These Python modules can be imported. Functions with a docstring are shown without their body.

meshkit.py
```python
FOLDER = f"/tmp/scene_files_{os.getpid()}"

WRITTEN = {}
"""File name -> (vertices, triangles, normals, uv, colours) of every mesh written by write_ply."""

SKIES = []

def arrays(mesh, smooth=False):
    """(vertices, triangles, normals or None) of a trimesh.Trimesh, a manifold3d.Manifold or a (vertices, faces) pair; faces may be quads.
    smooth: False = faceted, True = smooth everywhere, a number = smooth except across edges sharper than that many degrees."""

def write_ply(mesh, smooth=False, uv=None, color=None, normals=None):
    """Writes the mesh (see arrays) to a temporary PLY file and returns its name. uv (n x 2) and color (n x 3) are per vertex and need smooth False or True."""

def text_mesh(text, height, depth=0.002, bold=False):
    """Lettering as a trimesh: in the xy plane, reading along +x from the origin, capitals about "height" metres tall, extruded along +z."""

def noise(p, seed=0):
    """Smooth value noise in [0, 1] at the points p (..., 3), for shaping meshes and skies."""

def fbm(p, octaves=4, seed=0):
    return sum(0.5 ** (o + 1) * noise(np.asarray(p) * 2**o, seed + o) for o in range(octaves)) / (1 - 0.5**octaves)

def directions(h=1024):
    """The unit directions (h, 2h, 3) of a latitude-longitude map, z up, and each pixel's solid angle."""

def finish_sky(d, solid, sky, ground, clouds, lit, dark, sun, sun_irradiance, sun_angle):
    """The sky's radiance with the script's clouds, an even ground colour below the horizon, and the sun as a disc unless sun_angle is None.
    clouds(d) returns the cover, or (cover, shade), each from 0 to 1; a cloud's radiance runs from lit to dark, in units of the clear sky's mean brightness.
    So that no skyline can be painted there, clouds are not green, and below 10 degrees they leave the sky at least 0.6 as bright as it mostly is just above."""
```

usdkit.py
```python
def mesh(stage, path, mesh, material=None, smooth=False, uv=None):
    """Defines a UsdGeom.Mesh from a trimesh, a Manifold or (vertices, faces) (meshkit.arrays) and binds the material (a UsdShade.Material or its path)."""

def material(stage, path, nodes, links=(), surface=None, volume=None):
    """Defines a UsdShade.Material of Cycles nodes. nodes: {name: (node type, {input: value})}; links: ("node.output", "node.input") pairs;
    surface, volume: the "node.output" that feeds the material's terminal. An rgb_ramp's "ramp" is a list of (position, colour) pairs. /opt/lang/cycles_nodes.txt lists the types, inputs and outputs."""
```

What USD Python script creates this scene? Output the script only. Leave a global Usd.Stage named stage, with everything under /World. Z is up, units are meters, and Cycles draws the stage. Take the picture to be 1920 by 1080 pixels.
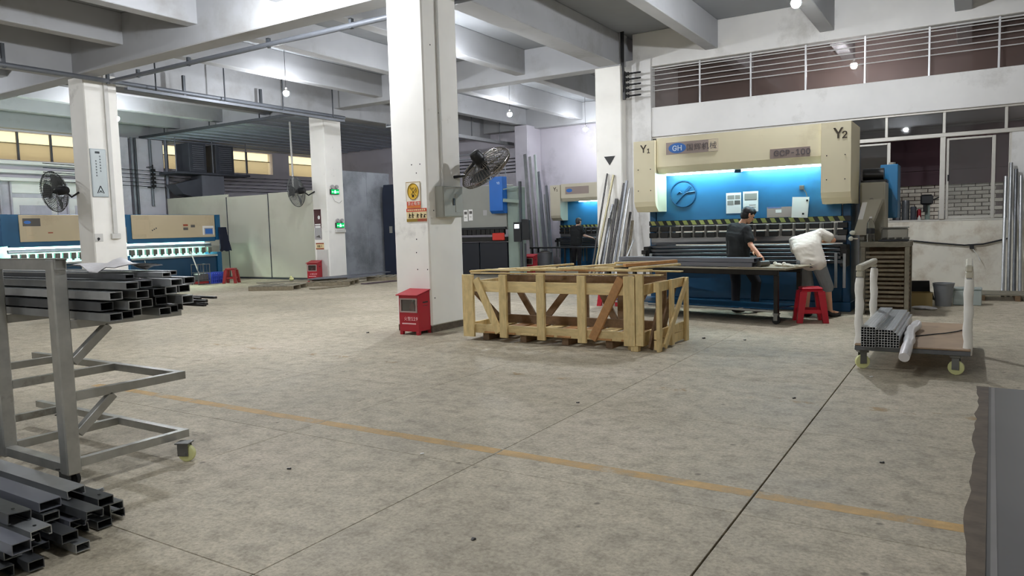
import math, random, json
import numpy as np, trimesh, usdkit, meshkit
import manifold3d as m3
from pxr import Usd, UsdGeom, UsdLux, Gf, Sdf
from shapely.geometry import Polygon

stage = Usd.Stage.CreateInMemory()
UsdGeom.SetStageUpAxis(stage, 'Z'); UsdGeom.SetStageMetersPerUnit(stage, 1.0)
UsdGeom.Xform.Define(stage, '/World'); UsdGeom.Scope.Define(stage, '/World/Looks')
rng = random.Random(7)

# ------------------------------------------------------------------ camera, sky, light levels
F, YAW, PIT, ROL, EYE = 1371.9, 0.56080, 0.081515, -0.026895, 1.45
cy, sy, cp, sp, cr, sr = math.cos(YAW), math.sin(YAW), math.cos(PIT), math.sin(PIT), math.cos(ROL), math.sin(ROL)
fwd = np.array([-sy * cp, cy * cp, -sp]); rgt = np.array([cy, sy, 0.0]); upv = np.cross(rgt, fwd)
rgt, upv = rgt * cr + upv * sr, -rgt * sr + upv * cr
cam = UsdGeom.Camera.Define(stage, '/World/camera')
cam.AddTransformOp().Set(Gf.Matrix4d(*rgt, 0, *upv, 0, *(-fwd), 0, 0, 0, EYE, 1))
cam.CreateHorizontalApertureAttr(36.0); cam.CreateVerticalApertureAttr(20.25)
cam.CreateFocalLengthAttr(36.0 * F / 1920); cam.CreateClippingRangeAttr(Gf.Vec2f(0.05, 200))
cam.CreateExposureAttr(0.83)
BULB = 1350.0                                     # radiance of the hanging bulbs
dome = UsdLux.DomeLight.Define(stage, '/World/sky')
dome.CreateIntensityAttr(1.0); dome.CreateColorAttr(Gf.Vec3f(0.46, 0.40, 0.27))   # dull yellow dusk outside the clerestory
LAMPS = [(-2.28, 11.8, 4.68), (-9.2, 12.5, 4.82), (-13.9, 12.25, 4.8), (-20.3, 11.8, 4.8),
         (-11.6, 18.6, 4.8), (-11.2, 22.8, 4.74),
         (-8.9, 7.0, 4.92), (-2.12, 1.6, 4.7), (-20.0, 5.6, 4.8), (-2.6, -3.6, 4.7), (-9.5, -2.5, 4.7), (-2.26, 18.0, 4.82), (2.1, 17.6, 3.0)]
POWER = [.85, .66, .52, .6, .5, .33, 1.25, .5, .6, .5, .65, .3, .22]

# ------------------------------------------------------------------ mesh building
def _unit_cbox():
    v = []
    for sx in (-1, 1):
        for sy_ in (-1, 1):
            for sz in (-1, 1):
                for ax in range(3):
                    p = [sx * 1.0, sy_ * 1.0, sz * 1.0]
                    for k in range(3):
                        if k != ax: p[k] *= 0.8
                    v.append(p)
    h = trimesh.Trimesh(np.array(v), process=False).convex_hull
    src = np.array(v); idx = [int(np.argmin(((src - q) ** 2).sum(1))) for q in h.vertices]
    return np.array([[idx[i] for i in f] for f in h.faces])
CF = _unit_cbox()
BF = np.array([[0, 1, 3], [0, 3, 2], [4, 6, 7], [4, 7, 5], [0, 4, 5], [0, 5, 1], [2, 3, 7], [2, 7, 6], [0, 2, 6], [0, 6, 4], [1, 5, 7], [1, 7, 3]])

def V(*a): return np.array(a, float)
def unit(a): a = np.asarray(a, float); return a / np.linalg.norm(a)

class MB:
    def __init__(s): s.v = []; s.f = []; s.n = 0
    def add(s, v, f):
        v = np.asarray(v, float); f = np.asarray(f, int)
        s.v.append(v); s.f.append(f + s.n); s.n += len(v); return s
    def tm(s, m, M=None):
        v = np.array(m.vertices)
        if M is not None: v = v @ np.asarray(M)[:3, :3].T + np.asarray(M)[:3, 3]
        return s.add(v, m.faces)
    def obox(s, c, size, R=None, b=0.0):
        h = np.asarray(size, float) / 2
        if b <= 0:
            v = np.array([[x, y, z] for x in (-1, 1) for y in (-1, 1) for z in (-1, 1)], float) * h; f = BF
        else:
            b = min(b, h.min() * 0.9); v = []
            for sx in (-1, 1):
                for sy_ in (-1, 1):
                    for sz in (-1, 1):
                        for ax in range(3):
                            p = np.array([sx, sy_, sz]) * h
                            for k in range(3):
                                if k != ax: p[k] -= b * (sx, sy_, sz)[k]
                            v.append(p)
            v = np.array(v); f = CF
        if R is not None: v = v @ np.asarray(R).T
        return s.add(v + np.asarray(c, float), f)
    def box(s, lo, hi, b=0.0):
        lo, hi = np.minimum(lo, hi), np.maximum(lo, hi)
        return s.obox((lo + hi) / 2, hi - lo, None, b)
    def frame(s, p0, p1, up=(0, 0, 1)):
        d = unit(np.asarray(p1, float) - p0); u = np.asarray(up, float)
        if abs(d @ unit(u)) > 0.98: u = V(0, 0, 1) if abs(d[2]) < 0.9 else V(0, 1, 0)
        side = unit(np.cross(d, u)); u2 = np.cross(side, d)
        return np.stack([d, side, u2], 1)
    def bar(s, p0, p1, w, h, b=0.0, up=(0, 0, 1)):        # w: across, h: along up
        p0, p1 = np.asarray(p0, float), np.asarray(p1, float)
        return s.obox((p0 + p1) / 2, (np.linalg.norm(p1 - p0), w, h), s.frame(p0, p1, up), b)
    def hollow(s, p0, p1, w, h, t=0.004, up=(0, 0, 1)):   # open rectangular tube
        p0, p1 = np.asarray(p0, float), np.asarray(p1, float); R = s.frame(p0, p1, up); v = []
        for p in (p0, p1):
            for k in (0, t):
                for a, c in ((-1, -1), (1, -1), (1, 1), (-1, 1)):
                    v.append(p + R[:, 1] * a * (w / 2 - k) + R[:, 2] * c * (h / 2 - k))
        f = []
        for i in range(4):
            j = (i + 1) % 4
            f += [[i, j, 8 + j], [i, 8 + j, 8 + i], [4 + j, 4 + i, 12 + i], [4 + j, 12 + i, 12 + j]]
            f += [[j, i, 4 + i], [j, 4 + i, 4 + j], [8 + i, 8 + j, 12 + j], [8 + i, 12 + j, 12 + i]]
        return s.add(v, f)
    def tube(s, pts, r, n=8, closed=False):
        pts = np.asarray(pts, float); m = len(pts); rr = np.broadcast_to(np.asarray(r, float), (m,))
        if closed: t = np.roll(pts, -1, 0) - np.roll(pts, 1, 0)
        else: t = np.gradient(pts, axis=0)
        t /= np.linalg.norm(t, axis=1, keepdims=True) + 1e-12
        u = np.cross(t[0], [0, 0, 1]);
        if np.linalg.norm(u) < 0.1: u = np.cross(t[0], [0, 1, 0])
        u = unit(u); a = np.arange(n) / n * 2 * math.pi; v = []
        for i in range(m):
            u = unit(u - t[i] * (u @ t[i])); w = np.cross(t[i], u)
            v.append(pts[i] + rr[i] * (np.cos(a)[:, None] * u + np.sin(a)[:, None] * w))
        v = np.vstack(v); f = []
        for i in range(m if closed else m - 1):
            k = (i + 1) % m
            for j in range(n):
                q = (j + 1) % n
                f += [[i * n + j, k * n + q, i * n + q], [i * n + j, k * n + j, k * n + q]]
        if not closed:
            v = np.vstack([v, pts[0], pts[-1]]); c0, c1 = m * n, m * n + 1
            for j in range(n):
                q = (j + 1) % n
                f += [[c0, j, q], [c1, (m - 1) * n + q, (m - 1) * n + j]]
        return s.add(v, f)
    def cyl(s, p0, p1, r0, r1=None, n=16):
        p0, p1 = np.asarray(p0, float), np.asarray(p1, float)
        return s.tube([p0, p1], [r0, r0 if r1 is None else r1], n)
    def lathe(s, prof, c=(0, 0, 0), n=16, axis=2):        # prof: (radius, height) pairs
        prof = np.asarray(prof, float); a = np.arange(n) / n * 2 * math.pi; v = []; f = []
        for r, h in prof:
            ring = np.stack([r * np.cos(a), r * np.sin(a), np.full(n, h)], 1)
            v.append(ring)
        v = np.vstack(v)
        for i in range(len(prof) - 1):
            for j in range(n):
                q = (j + 1) % n
                f += [[i * n + j, i * n + q, (i + 1) * n + q], [i * n + j, (i + 1) * n + q, (i + 1) * n + j]]
        if axis == 0: v = v[:, [2, 0, 1]]
        if axis == 1: v = v[:, [1, 2, 0]]
        return s.add(v + np.asarray(c, float), f)
    def prism(s, poly, a, b, axis=0):                     # poly: 2-D outline in the other two axes (cyclic order)
        g = trimesh.creation.extrude_polygon(Polygon(poly), b - a, engine='earcut')
        v = np.array(g.vertices); v[:, 2] += a; f = np.array(g.faces)
        if axis == 0: v = v[:, [2, 0, 1]]                 # poly in (y, z)
        elif axis == 1: v = v[:, [0, 2, 1]]; f = f[:, ::-1]  # poly in (x, z)
        return s.add(v, f)
    def ico(s, c, r, sub=2, scale=(1, 1, 1)):
        m = trimesh.creation.icosphere(sub, r); return s.add(m.vertices * np.asarray(scale) + np.asarray(c, float), m.faces)
    def out(s): return np.vstack(s.v), np.vstack(s.f)
    def xf(s, R=None, t=(0, 0, 0)):
        v, f = s.out(); v = v if R is None else v @ np.asarray(R).T
        r = MB(); r.add(v + np.asarray(t, float), f); return r

def Rz(a): c, s_ = math.cos(a), math.sin(a); return np.array([[c, -s_, 0], [s_, c, 0], [0, 0, 1.0]])
def Rx(a): c, s_ = math.cos(a), math.sin(a); return np.array([[1.0, 0, 0], [0, c, -s_], [0, s_, c]])
def Ry(a): c, s_ = math.cos(a), math.sin(a); return np.array([[c, 0, s_], [0, 1.0, 0], [-s_, 0, c]])
FACE_MY = np.array([[1.0, 0, 0], [0, 0, -1], [0, 1, 0]])      # drawn in xy, shown on a face that looks to -Y
FACE_PX = np.array([[0.0, 0, 1], [1, 0, 0], [0, 1, 0]])       # shown on a face that looks to +X

# ------------------------------------------------------------------ prims
USED = {}
def numbered(parent, name):
    k = (parent, name); n = USED.get(k, -1) + 1; USED[k] = n
    return f'{parent}/{name}' + (f'_{n:03d}' if n else '')
def tag(p, label=None, cat=None, group=None, kind=None):
    p = p.GetPrim() if hasattr(p, 'GetPrim') else p
    for k, v in (('label', label), ('category', cat), ('group', group), ('kind', kind)):
        if v: p.SetCustomDataByKey(k, v)
    return p
def thing(name, label, cat=None, loc=(0, 0, 0), rotz=0.0, group=None, kind=None):
    x = UsdGeom.Xform.Define(stage, numbered('/World', name))
    x.AddTranslateOp().Set(Gf.Vec3d(*map(float, loc)))
    if rotz: x.AddRotateZOp().Set(math.degrees(rotz))
    return tag(x, label, cat, group, kind)
def obj(name, mesh, mat, parent=None, smooth=False, label=None, kind=None):
    if isinstance(mesh, MB): mesh = mesh.out()
    path = numbered(str(parent.GetPath()) if parent is not None else '/World', name)
    m = usdkit.mesh(stage, path, mesh, M[mat], smooth=smooth)
    return tag(m, label, kind=kind)
def single(name, mesh, mat, label, cat, group=None, smooth=False, kind=None):
    return tag(obj(name, mesh, mat, None, smooth), label, cat, group, kind)
def dup(root, loc, rotz=0.0, label=None, group=None, name=None):
    was = root.GetCustomData()
    base = name or root.GetName().rstrip('0123456789').rstrip('_')
    r = thing(base, label or was['label'], was['category'], loc, rotz, group or was.get('group'))
    r.GetReferences().AddInternalReference(root.GetPath()); r.SetInstanceable(True)
    return r

# ------------------------------------------------------------------ materials
M = {}
def L(c):                                                   # sRGB 0-255 to linear
    c = np.asarray(c, float) / 255.0
    return tuple(np.where(c <= 0.04045, c / 12.92, ((c + 0.055) / 1.055) ** 2.4))
def mat(name, rgb, rough=0.5, metal=0.0, var=0.12, scale=3.0, stretch=(1, 1, 1), stain=None, stain_at=0.62, stain_scale=1.3, bump=0.0, bscale=40.0, spec=0.5, rand=0.0, detail=5.0, **kw):
    c = np.array(L(rgb)); lo, hi = np.clip(c * (1 - var), 0, 1), np.clip(c * (1 + var), 0, 1)
    nodes = {'g': ('geometry', {}), 'mp': ('mapping', {'scale': stretch}), 'n': ('noise_texture', {'scale': scale, 'detail': detail, 'roughness': 0.6}),
             'r': ('rgb_ramp', {'ramp': [(0.3, lo), (0.7, hi)]}), 'p': ('principled_bsdf', {'roughness': rough, 'metallic': metal, 'specular_ior_level': spec, **kw})}
    links = [('g.position', 'mp.vector'), ('mp.vector', 'n.vector'), ('n.fac', 'r.fac')]
    last = 'r.color'
    if stain is not None:
        nodes['n2'] = ('noise_texture', {'scale': stain_scale, 'detail': 6.0, 'roughness': 0.65})
        nodes['r2'] = ('rgb_ramp', {'ramp': [(stain_at - 0.1, (0, 0, 0)), (stain_at + 0.1, (1, 1, 1))]})
        nodes['mx'] = ('mix', {'mix_type': 'mix', 'color2': L(stain)})
        links += [('g.position', 'n2.vector'), ('n2.fac', 'r2.fac'), ('r2.color', 'bw.color'), ('bw.val', 'mx.fac'), (last, 'mx.color1')]
        nodes['bw'] = ('rgb_to_bw', {}); last = 'mx.color'
    if rand:
        nodes['oi'] = ('object_info', {}); nodes['mr'] = ('map_range', {'from_min': 0.0, 'from_max': 1.0, 'to_min': 1 - rand, 'to_max': 1 + rand})
        nodes['hs'] = ('hsv', {'hue': 0.5, 'saturation': 1.0, 'fac': 1.0})
        links += [('oi.random', 'mr.value'), ('mr.result', 'hs.value'), (last, 'hs.color')]; last = 'hs.color'
    links.append((last, 'p.base_color'))
    if bump:
        nodes['nb'] = ('noise_texture', {'scale': bscale, 'detail': 4.0}); nodes['b'] = ('bump', {'strength': bump, 'distance': 0.01})
        links += [('mp.vector', 'nb.vector'), ('nb.fac', 'b.height'), ('b.normal', 'p.normal')]
    M[name] = usdkit.material(stage, '/World/Looks/' + name, nodes, links, surface='p.BSDF')
def flat(name, rgb, rough=0.5, metal=0.0, **kw):
    M[name] = usdkit.material(stage, '/World/Looks/' + name, {'p': ('principled_bsdf', {'base_color': L(rgb), 'roughness': rough, 'metallic': metal, **kw})}, surface='p.BSDF')
def glow(name, rgb, strength):
    M[name] = usdkit.material(stage, '/World/Looks/' + name, {'e': ('emission', {'color': L(rgb), 'strength': strength})}, surface='e.emission')
def pane(name, tint=(1, 1, 1), ior=1.5, gloss=0.02, dirt=0.0, dirt_rgb=(120, 120, 110)):
    nodes = {'t': ('transparent_bsdf', {'color': tint}), 'gl': ('glossy_bsdf', {'color': (0.9, 0.9, 0.9), 'roughness': gloss}), 'f': ('fresnel', {'IOR': ior}), 'm': ('mix_closure', {})}
    links = [('f.fac', 'm.fac'), ('t.BSDF', 'm.closure1'), ('gl.BSDF', 'm.closure2')]; out = 'm.closure'
    if dirt:
        nodes['d'] = ('diffuse_bsdf', {'color': L(dirt_rgb)}); nodes['m2'] = ('mix_closure', {'fac': dirt})
        links += [(out, 'm2.closure1'), ('d.BSDF', 'm2.closure2')]; out = 'm2.closure'
    M[name] = usdkit.material(stage, '/World/Looks/' + name, nodes, links, surface=out)

# concrete floor: broad tone patches, fine grain and small dark spots
M['concrete'] = usdkit.material(stage, '/World/Looks/concrete', {
    'g': ('geometry', {}), 'n1': ('noise_texture', {'scale': 0.55, 'detail': 6.0, 'roughness': 0.6}), 'n2': ('noise_texture', {'scale': 7.0, 'detail': 8.0, 'roughness': 0.75}),
    'n3': ('noise_texture', {'scale': 45.0, 'detail': 5.0, 'roughness': 0.7}), 'v': ('voronoi_texture', {'scale': 2.6, 'randomness': 1.0}), 'n5': ('noise_texture', {'scale': 14.0, 'detail': 2.0}),
    'r1': ('rgb_ramp', {'ramp': [(0.32, L((162, 152, 132))), (0.52, L((184, 173, 151))), (0.72, L((197, 185, 166)))]}),
    'r2': ('rgb_ramp', {'ramp': [(0.3, (0.58, 0.57, 0.55)), (0.5, (0.95, 0.95, 0.94)), (0.7, (1.18, 1.18, 1.18))]}),
    'r3': ('rgb_ramp', {'ramp': [(0.3, (0.66, 0.66, 0.65)), (0.5, (0.97, 0.97, 0.97)), (0.72, (1.22, 1.22, 1.22))]}),
    'r4': ('rgb_ramp', {'ramp': [(0.0, (0.25, 0.25, 0.25)), (0.035, (0.35, 0.35, 0.35)), (0.06, (1, 1, 1))]}),
    'm1': ('mix', {'mix_type': 'multiply', 'fac': 1.0}), 'm2': ('mix', {'mix_type': 'multiply', 'fac': 1.0}), 'm3': ('mix', {'mix_type': 'multiply', 'fac': 0.75}),
    'rr': ('map_range', {'from_min': 0.3, 'from_max': 0.7, 'to_min': 0.55, 'to_max': 0.8}), 'b': ('bump', {'strength': 0.25, 'distance': 0.004}), 'p': ('principled_bsdf', {'specular_ior_level': 0.35})},
    [('g.position', 'n1.vector'), ('g.position', 'n2.vector'), ('g.position', 'n3.vector'), ('g.position', 'v.vector'), ('n1.fac', 'r1.fac'), ('n2.fac', 'r2.fac'), ('n3.fac', 'r3.fac'), ('v.distance', 'r4.fac'),
     ('r1.color', 'm1.color1'), ('r2.color', 'm1.color2'), ('m1.color', 'm2.color1'), ('r3.color', 'm2.color2'), ('m2.color', 'm3.color1'), ('r4.color', 'm3.color2'), ('m3.color', 'p.base_color'),
     ('n1.fac', 'rr.value'), ('rr.result', 'p.roughness'), ('n3.fac', 'b.height'), ('b.normal', 'p.normal')], surface='p.BSDF')
# worn road paint: yellow where the paint is left, see-through where it has gone
def worn(name, rgb, lo, hi):
    M[name] = usdkit.material(stage, '/World/Looks/' + name, {
        'g': ('geometry', {}), 'n': ('noise_texture', {'scale': 4.0, 'detail': 8.0, 'roughness': 0.75}), 'r': ('rgb_ramp', {'ramp': [(lo, (0, 0, 0)), (hi, (1, 1, 1))]}), 'bw': ('rgb_to_bw', {}),
        't': ('transparent_bsdf', {}), 'p': ('principled_bsdf', {'base_color': L(rgb), 'roughness': 0.6}), 'm': ('mix_closure', {})},
        [('g.position', 'n.vector'), ('n.fac', 'r.fac'), ('r.color', 'bw.color'), ('bw.val', 'm.fac'), ('t.BSDF', 'm.closure1'), ('p.BSDF', 'm.closure2')], surface='m.closure')
worn('line_paint', (222, 184, 120), 0.38, 0.72)
worn('faint_paint', (190, 158, 108), 0.55, 0.78)
mat('facade', (122, 110, 92), 0.85, var=0.12, scale=0.8)
flat('joint_dirt', (84, 77, 66), 0.9)
mat('canopy', (176, 184, 198), 0.7, var=0.08, scale=0.8)
mat('plaster', (226, 224, 220), 0.8, var=0.05, scale=1.2, stain=(186, 183, 176), stain_at=0.66, stain_scale=0.8, bump=0.06)
mat('pillar_paint', (242, 239, 231), 0.7, var=0.04, scale=1.5, stain=(188, 184, 176), stain_at=0.72, stain_scale=1.7, bump=0.05)
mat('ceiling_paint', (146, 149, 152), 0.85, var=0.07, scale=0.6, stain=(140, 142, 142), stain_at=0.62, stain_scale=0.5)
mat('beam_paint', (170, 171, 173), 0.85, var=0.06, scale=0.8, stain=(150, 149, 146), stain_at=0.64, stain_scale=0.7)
mat('dirty_wall', (226, 221, 206), 0.85, var=0.08, scale=1.3, stain=(196, 184, 164), stain_at=0.58, stain_scale=2.4, bump=0.08)
mat('lilac_wall', (196, 192, 200), 0.85, var=0.06, scale=0.7, stain=(160, 157, 164), stain_at=0.62, stain_scale=0.5)
mat('brick_white', (200, 192, 178), 0.85, var=0.12, scale=9.0, rand=0.12)
flat('mortar', (96, 90, 82), 0.9)
mat('aluminium', (196, 192, 182), 0.45, 0.25, var=0.06, scale=4.0)
pane('window_glass', (0.86, 0.88, 0.88), 1.55, 0.015, 0.10, (120, 118, 112))
pane('upper_glass', (0.78, 0.75, 0.74), 1.6, 0.02, 0.22, (124, 108, 102))
mat('maroon_sheet', (136, 116, 108), 0.6, var=0.2, scale=1.0)
mat('dark_maroon', (58, 26, 36), 0.6, var=0.25, scale=1.5)
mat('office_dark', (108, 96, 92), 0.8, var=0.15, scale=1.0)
mat('rail_white', (226, 226, 226), 0.35, 0.4, var=0.04)
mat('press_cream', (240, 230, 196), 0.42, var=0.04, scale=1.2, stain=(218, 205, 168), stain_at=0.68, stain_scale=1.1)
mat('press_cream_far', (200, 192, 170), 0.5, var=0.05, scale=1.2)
mat('press_blue', (38, 108, 150), 0.40, var=0.07, scale=1.4, stain=(34, 96, 134), stain_at=0.62)
mat('press_navy', (14, 78, 118), 0.42, var=0.10, scale=1.2, stain=(10, 60, 92), stain_at=0.6)
mat('shear_blue', (22, 88, 128), 0.45, var=0.08, scale=1.2)
mat('shear_navy', (16, 60, 88), 0.45, var=0.12, scale=1.0)
mat('shear_cream', (196, 180, 150), 0.55, var=0.05, scale=1.0, stain=(182, 164, 134), stain_at=0.62)
flat('hazard_black', (24, 24, 22), 0.5); flat('hazard_yellow', (150, 152, 82), 0.5)
mat('tool_black', (44, 42, 40), 0.38, 0.5, var=0.25, scale=8.0)
mat('tool_grey', (120, 118, 112), 0.35, 0.7, var=0.15, scale=6.0)
mat('die_steel', (96, 97, 100), 0.28, 0.85, var=0.18, scale=2.0, stretch=(1, 6, 6))
mat('punch_steel', (150, 150, 150), 0.26, 0.85, var=0.22, scale=2.0, stretch=(1, 8, 8))
flat('lettering_dark', (66, 54, 34), 0.5); flat('lettering_grey', (96, 88, 90), 0.5)
flat('plate_pink', (168, 152, 144), 0.45); flat('plate_taupe', (150, 134, 126), 0.45); flat('logo_blue', (52, 110, 186), 0.4); flat('logo_white', (206, 222, 238), 0.5)
flat('plate_shine', (228, 214, 186), 0.35)
mat('panel_grey', (148, 142, 128), 0.5, var=0.05, scale=1.5); mat('cabinet_beige', (176, 170, 150), 0.5, var=0.06, scale=1.5)
flat('paper', (232, 230, 226), 0.8); flat('paper_print', (150, 144, 136), 0.8); flat('paper_dark', (96, 92, 88), 0.8); flat('paper_tan', (198, 180, 150), 0.8)
flat('black_rubber', (22, 22, 22), 0.7); flat('black_paint', (26, 27, 29), 0.45); flat('cable_black', (34, 34, 36), 0.6); flat('cable_white', (214, 214, 208), 0.5)
glow('led_white', (200, 240, 255), 34.0); glow('led_far', (180, 236, 255), 30.0); glow('led_green', (226, 255, 226), 60.0)
[glow(f'bulb_light_{k}', (244, 248, 255), BULB * w) for k, w in enumerate(POWER)]; glow('exit_green', (12, 190, 90), 0.8); glow('exit_pale', (150, 255, 190), 1.6); glow('screen_white', (235, 245, 255), 1.5)
mat('pine', (216, 191, 136), 0.65, var=0.16, scale=26.0, stretch=(1, 1, 0.25), rand=0.10, stain=(202, 168, 114), stain_at=0.66, stain_scale=9.0, bump=0.1)
mat('pine_long', (218, 194, 140), 0.65, var=0.15, scale=26.0, stretch=(0.2, 1, 1), rand=0.10, stain=(202, 168, 114), stain_at=0.66, stain_scale=8.0, bump=0.1)
mat('pine_brown', (182, 134, 84), 0.65, var=0.15, scale=22.0, rand=0.08)
mat('pine_old', (122, 98, 72), 0.75, var=0.2, scale=20.0, rand=0.12)
mat('old_wood', (128, 118, 98), 0.8, var=0.2, scale=14.0, rand=0.15); mat('grey_wood', (134, 128, 112), 0.8, var=0.18, scale=10.0, rand=0.18)
mat('ply', (160, 134, 106), 0.6, var=0.10, scale=2.2, stain=(138, 114, 92), stain_at=0.58, stain_scale=2.0)
mat('guard_pale', (150, 214, 216), 0.5, var=0.04)
mat('galv', (150, 152, 152), 0.36, 0.75, var=0.15, scale=5.0, rand=0.12); mat('galv_dark', (104, 106, 108), 0.38, 0.7, var=0.2, scale=6.0, rand=0.18)
mat('galv_light', (186, 188, 188), 0.34, 0.7, var=0.12, scale=5.0, rand=0.08); mat('rack_steel', (172, 171, 164), 0.36, 0.6, var=0.16, scale=7.0, stain=(96, 84, 70), stain_at=0.72, stain_scale=3.0)
mat('channel_grey', (128, 130, 138), 0.4, 0.45, var=0.06, scale=1.0, stretch=(1, 6, 6), rand=0.06); mat('brass_steel', (150, 142, 112), 0.45, 0.5, var=0.12, scale=4.0); mat('rod_dark', (70, 68, 66), 0.5, 0.5, var=0.2, scale=6.0, rand=0.2)
mat('sheet_top', (126, 124, 122), 0.28, 0.55, var=0.05, scale=1.5); mat('sheet_edge', (92, 80, 66), 0.8, var=0.3, scale=12.0); mat('sheet_film', (120, 116, 112), 0.4, var=0.08)
mat('foam', (226, 222, 212), 0.7, var=0.04, scale=9.0, bump=0.2, bscale=20.0); mat('handle_wrap', (186, 180, 160), 0.6, var=0.12, scale=14.0, bump=0.2)
mat('film', (216, 212, 210), 0.42, var=0.06, scale=14.0, bump=0.25, bscale=30.0)
flat('caster_yellow', (214, 214, 150), 0.45); mat('caster_steel', (120, 120, 116), 0.4, 0.7)
mat('fire_red', (172, 30, 44), 0.42, var=0.07, scale=3.0); flat('fire_white', (238, 190, 190), 0.6); flat('dark_glass', (26, 34, 30), 0.12); flat('frame_pale', (176, 150, 144), 0.5)
mat('stool_red', (188, 24, 44), 0.38, var=0.05); mat('stool_maroon', (140, 34, 36), 0.42, var=0.06)
flat('basket_blue', (60, 84, 190), 0.45); mat('partition_cream', (190, 188, 172), 0.6, var=0.03, scale=0.8, stain=(178, 175, 158), stain_at=0.6, stain_scale=0.6)
mat('sheet_grey', (150, 154, 160), 0.5, 0.2, var=0.10, scale=0.8, stretch=(1, 1, 0.3), stain=(118, 122, 126), stain_at=0.55, stain_scale=0.9); mat('navy_sheet', (36, 44, 62), 0.45, var=0.1)
mat('folder_grey', (142, 142, 134), 0.5, var=0.05); flat('folder_black', (24, 26, 34), 0.5); mat('folder_green', (132, 146, 136), 0.5, var=0.05); mat('folder_blue', (26, 98, 180), 0.4, var=0.05); flat('guard_red', (190, 48, 36), 0.5)
mat('duct_grey', (118, 120, 128), 0.5, 0.4, var=0.08); mat('duct_dark', (74, 76, 84), 0.6, 0.2, var=0.1); mat('duct_maroon', (84, 70, 74), 0.7, var=0.1)
mat('pipe_grey', (112, 116, 122), 0.5, 0.3, var=0.08); mat('pipe_dark', (70, 74, 78), 0.5, 0.3, var=0.1); mat('conduit', (206, 204, 198), 0.5, var=0.04)
mat('fan_dark', (58, 60, 58), 0.4, 0.5, var=0.1); mat('fan_chrome', (150, 144, 138), 0.25, 0.9, var=0.1); mat('fan_grey', (100, 102, 102), 0.45, 0.4, var=0.1)
mat('box_grey', (160, 160, 150), 0.45, var=0.03)
flat('sign_white', (236, 226, 206), 0.6); flat('sign_yellow', (222, 178, 52), 0.6); flat('sign_red', (206, 72, 52), 0.6); flat('sign_black', (44, 34, 20), 0.6); flat('sign_olive', (150, 122, 40), 0.6); flat('sign_orange', (214, 122, 56), 0.6); flat('sign_cream', (226, 206, 158), 0.6)
flat('poster_maroon', (78, 44, 46), 0.6); flat('poster_grey', (170, 166, 166), 0.6); flat('poster_rust', (160, 82, 56), 0.6)
mat('board_grey', (168, 176, 178), 0.4, 0.2, var=0.05); mat('board_face', (188, 196, 196), 0.35, var=0.04); flat('board_ink', (52, 58, 60), 0.6)
flat('skin', (214, 160, 128), 0.5, subsurface_weight=0.1); flat('skin_far', (196, 160, 140), 0.5); flat('hair', (18, 16, 18), 0.55); flat('hair_grey', (56, 56, 56), 0.6)
mat('shirt_black', (24, 26, 27), 0.85, var=0.15, scale=20.0); mat('shirt_white', (226, 219, 206), 0.85, var=0.03, scale=12.0, bump=0.3, bscale=9.0); mat('shorts_grey', (134, 138, 138), 0.85, var=0.06, scale=15.0); mat('trousers_dark', (28, 27, 34), 0.85, var=0.12, scale=15.0)
flat('shoe_dark', (34, 30, 30), 0.6); flat('print_grey', (72, 74, 74), 0.8); flat('glove_white', (230, 226, 210), 0.85)
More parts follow.
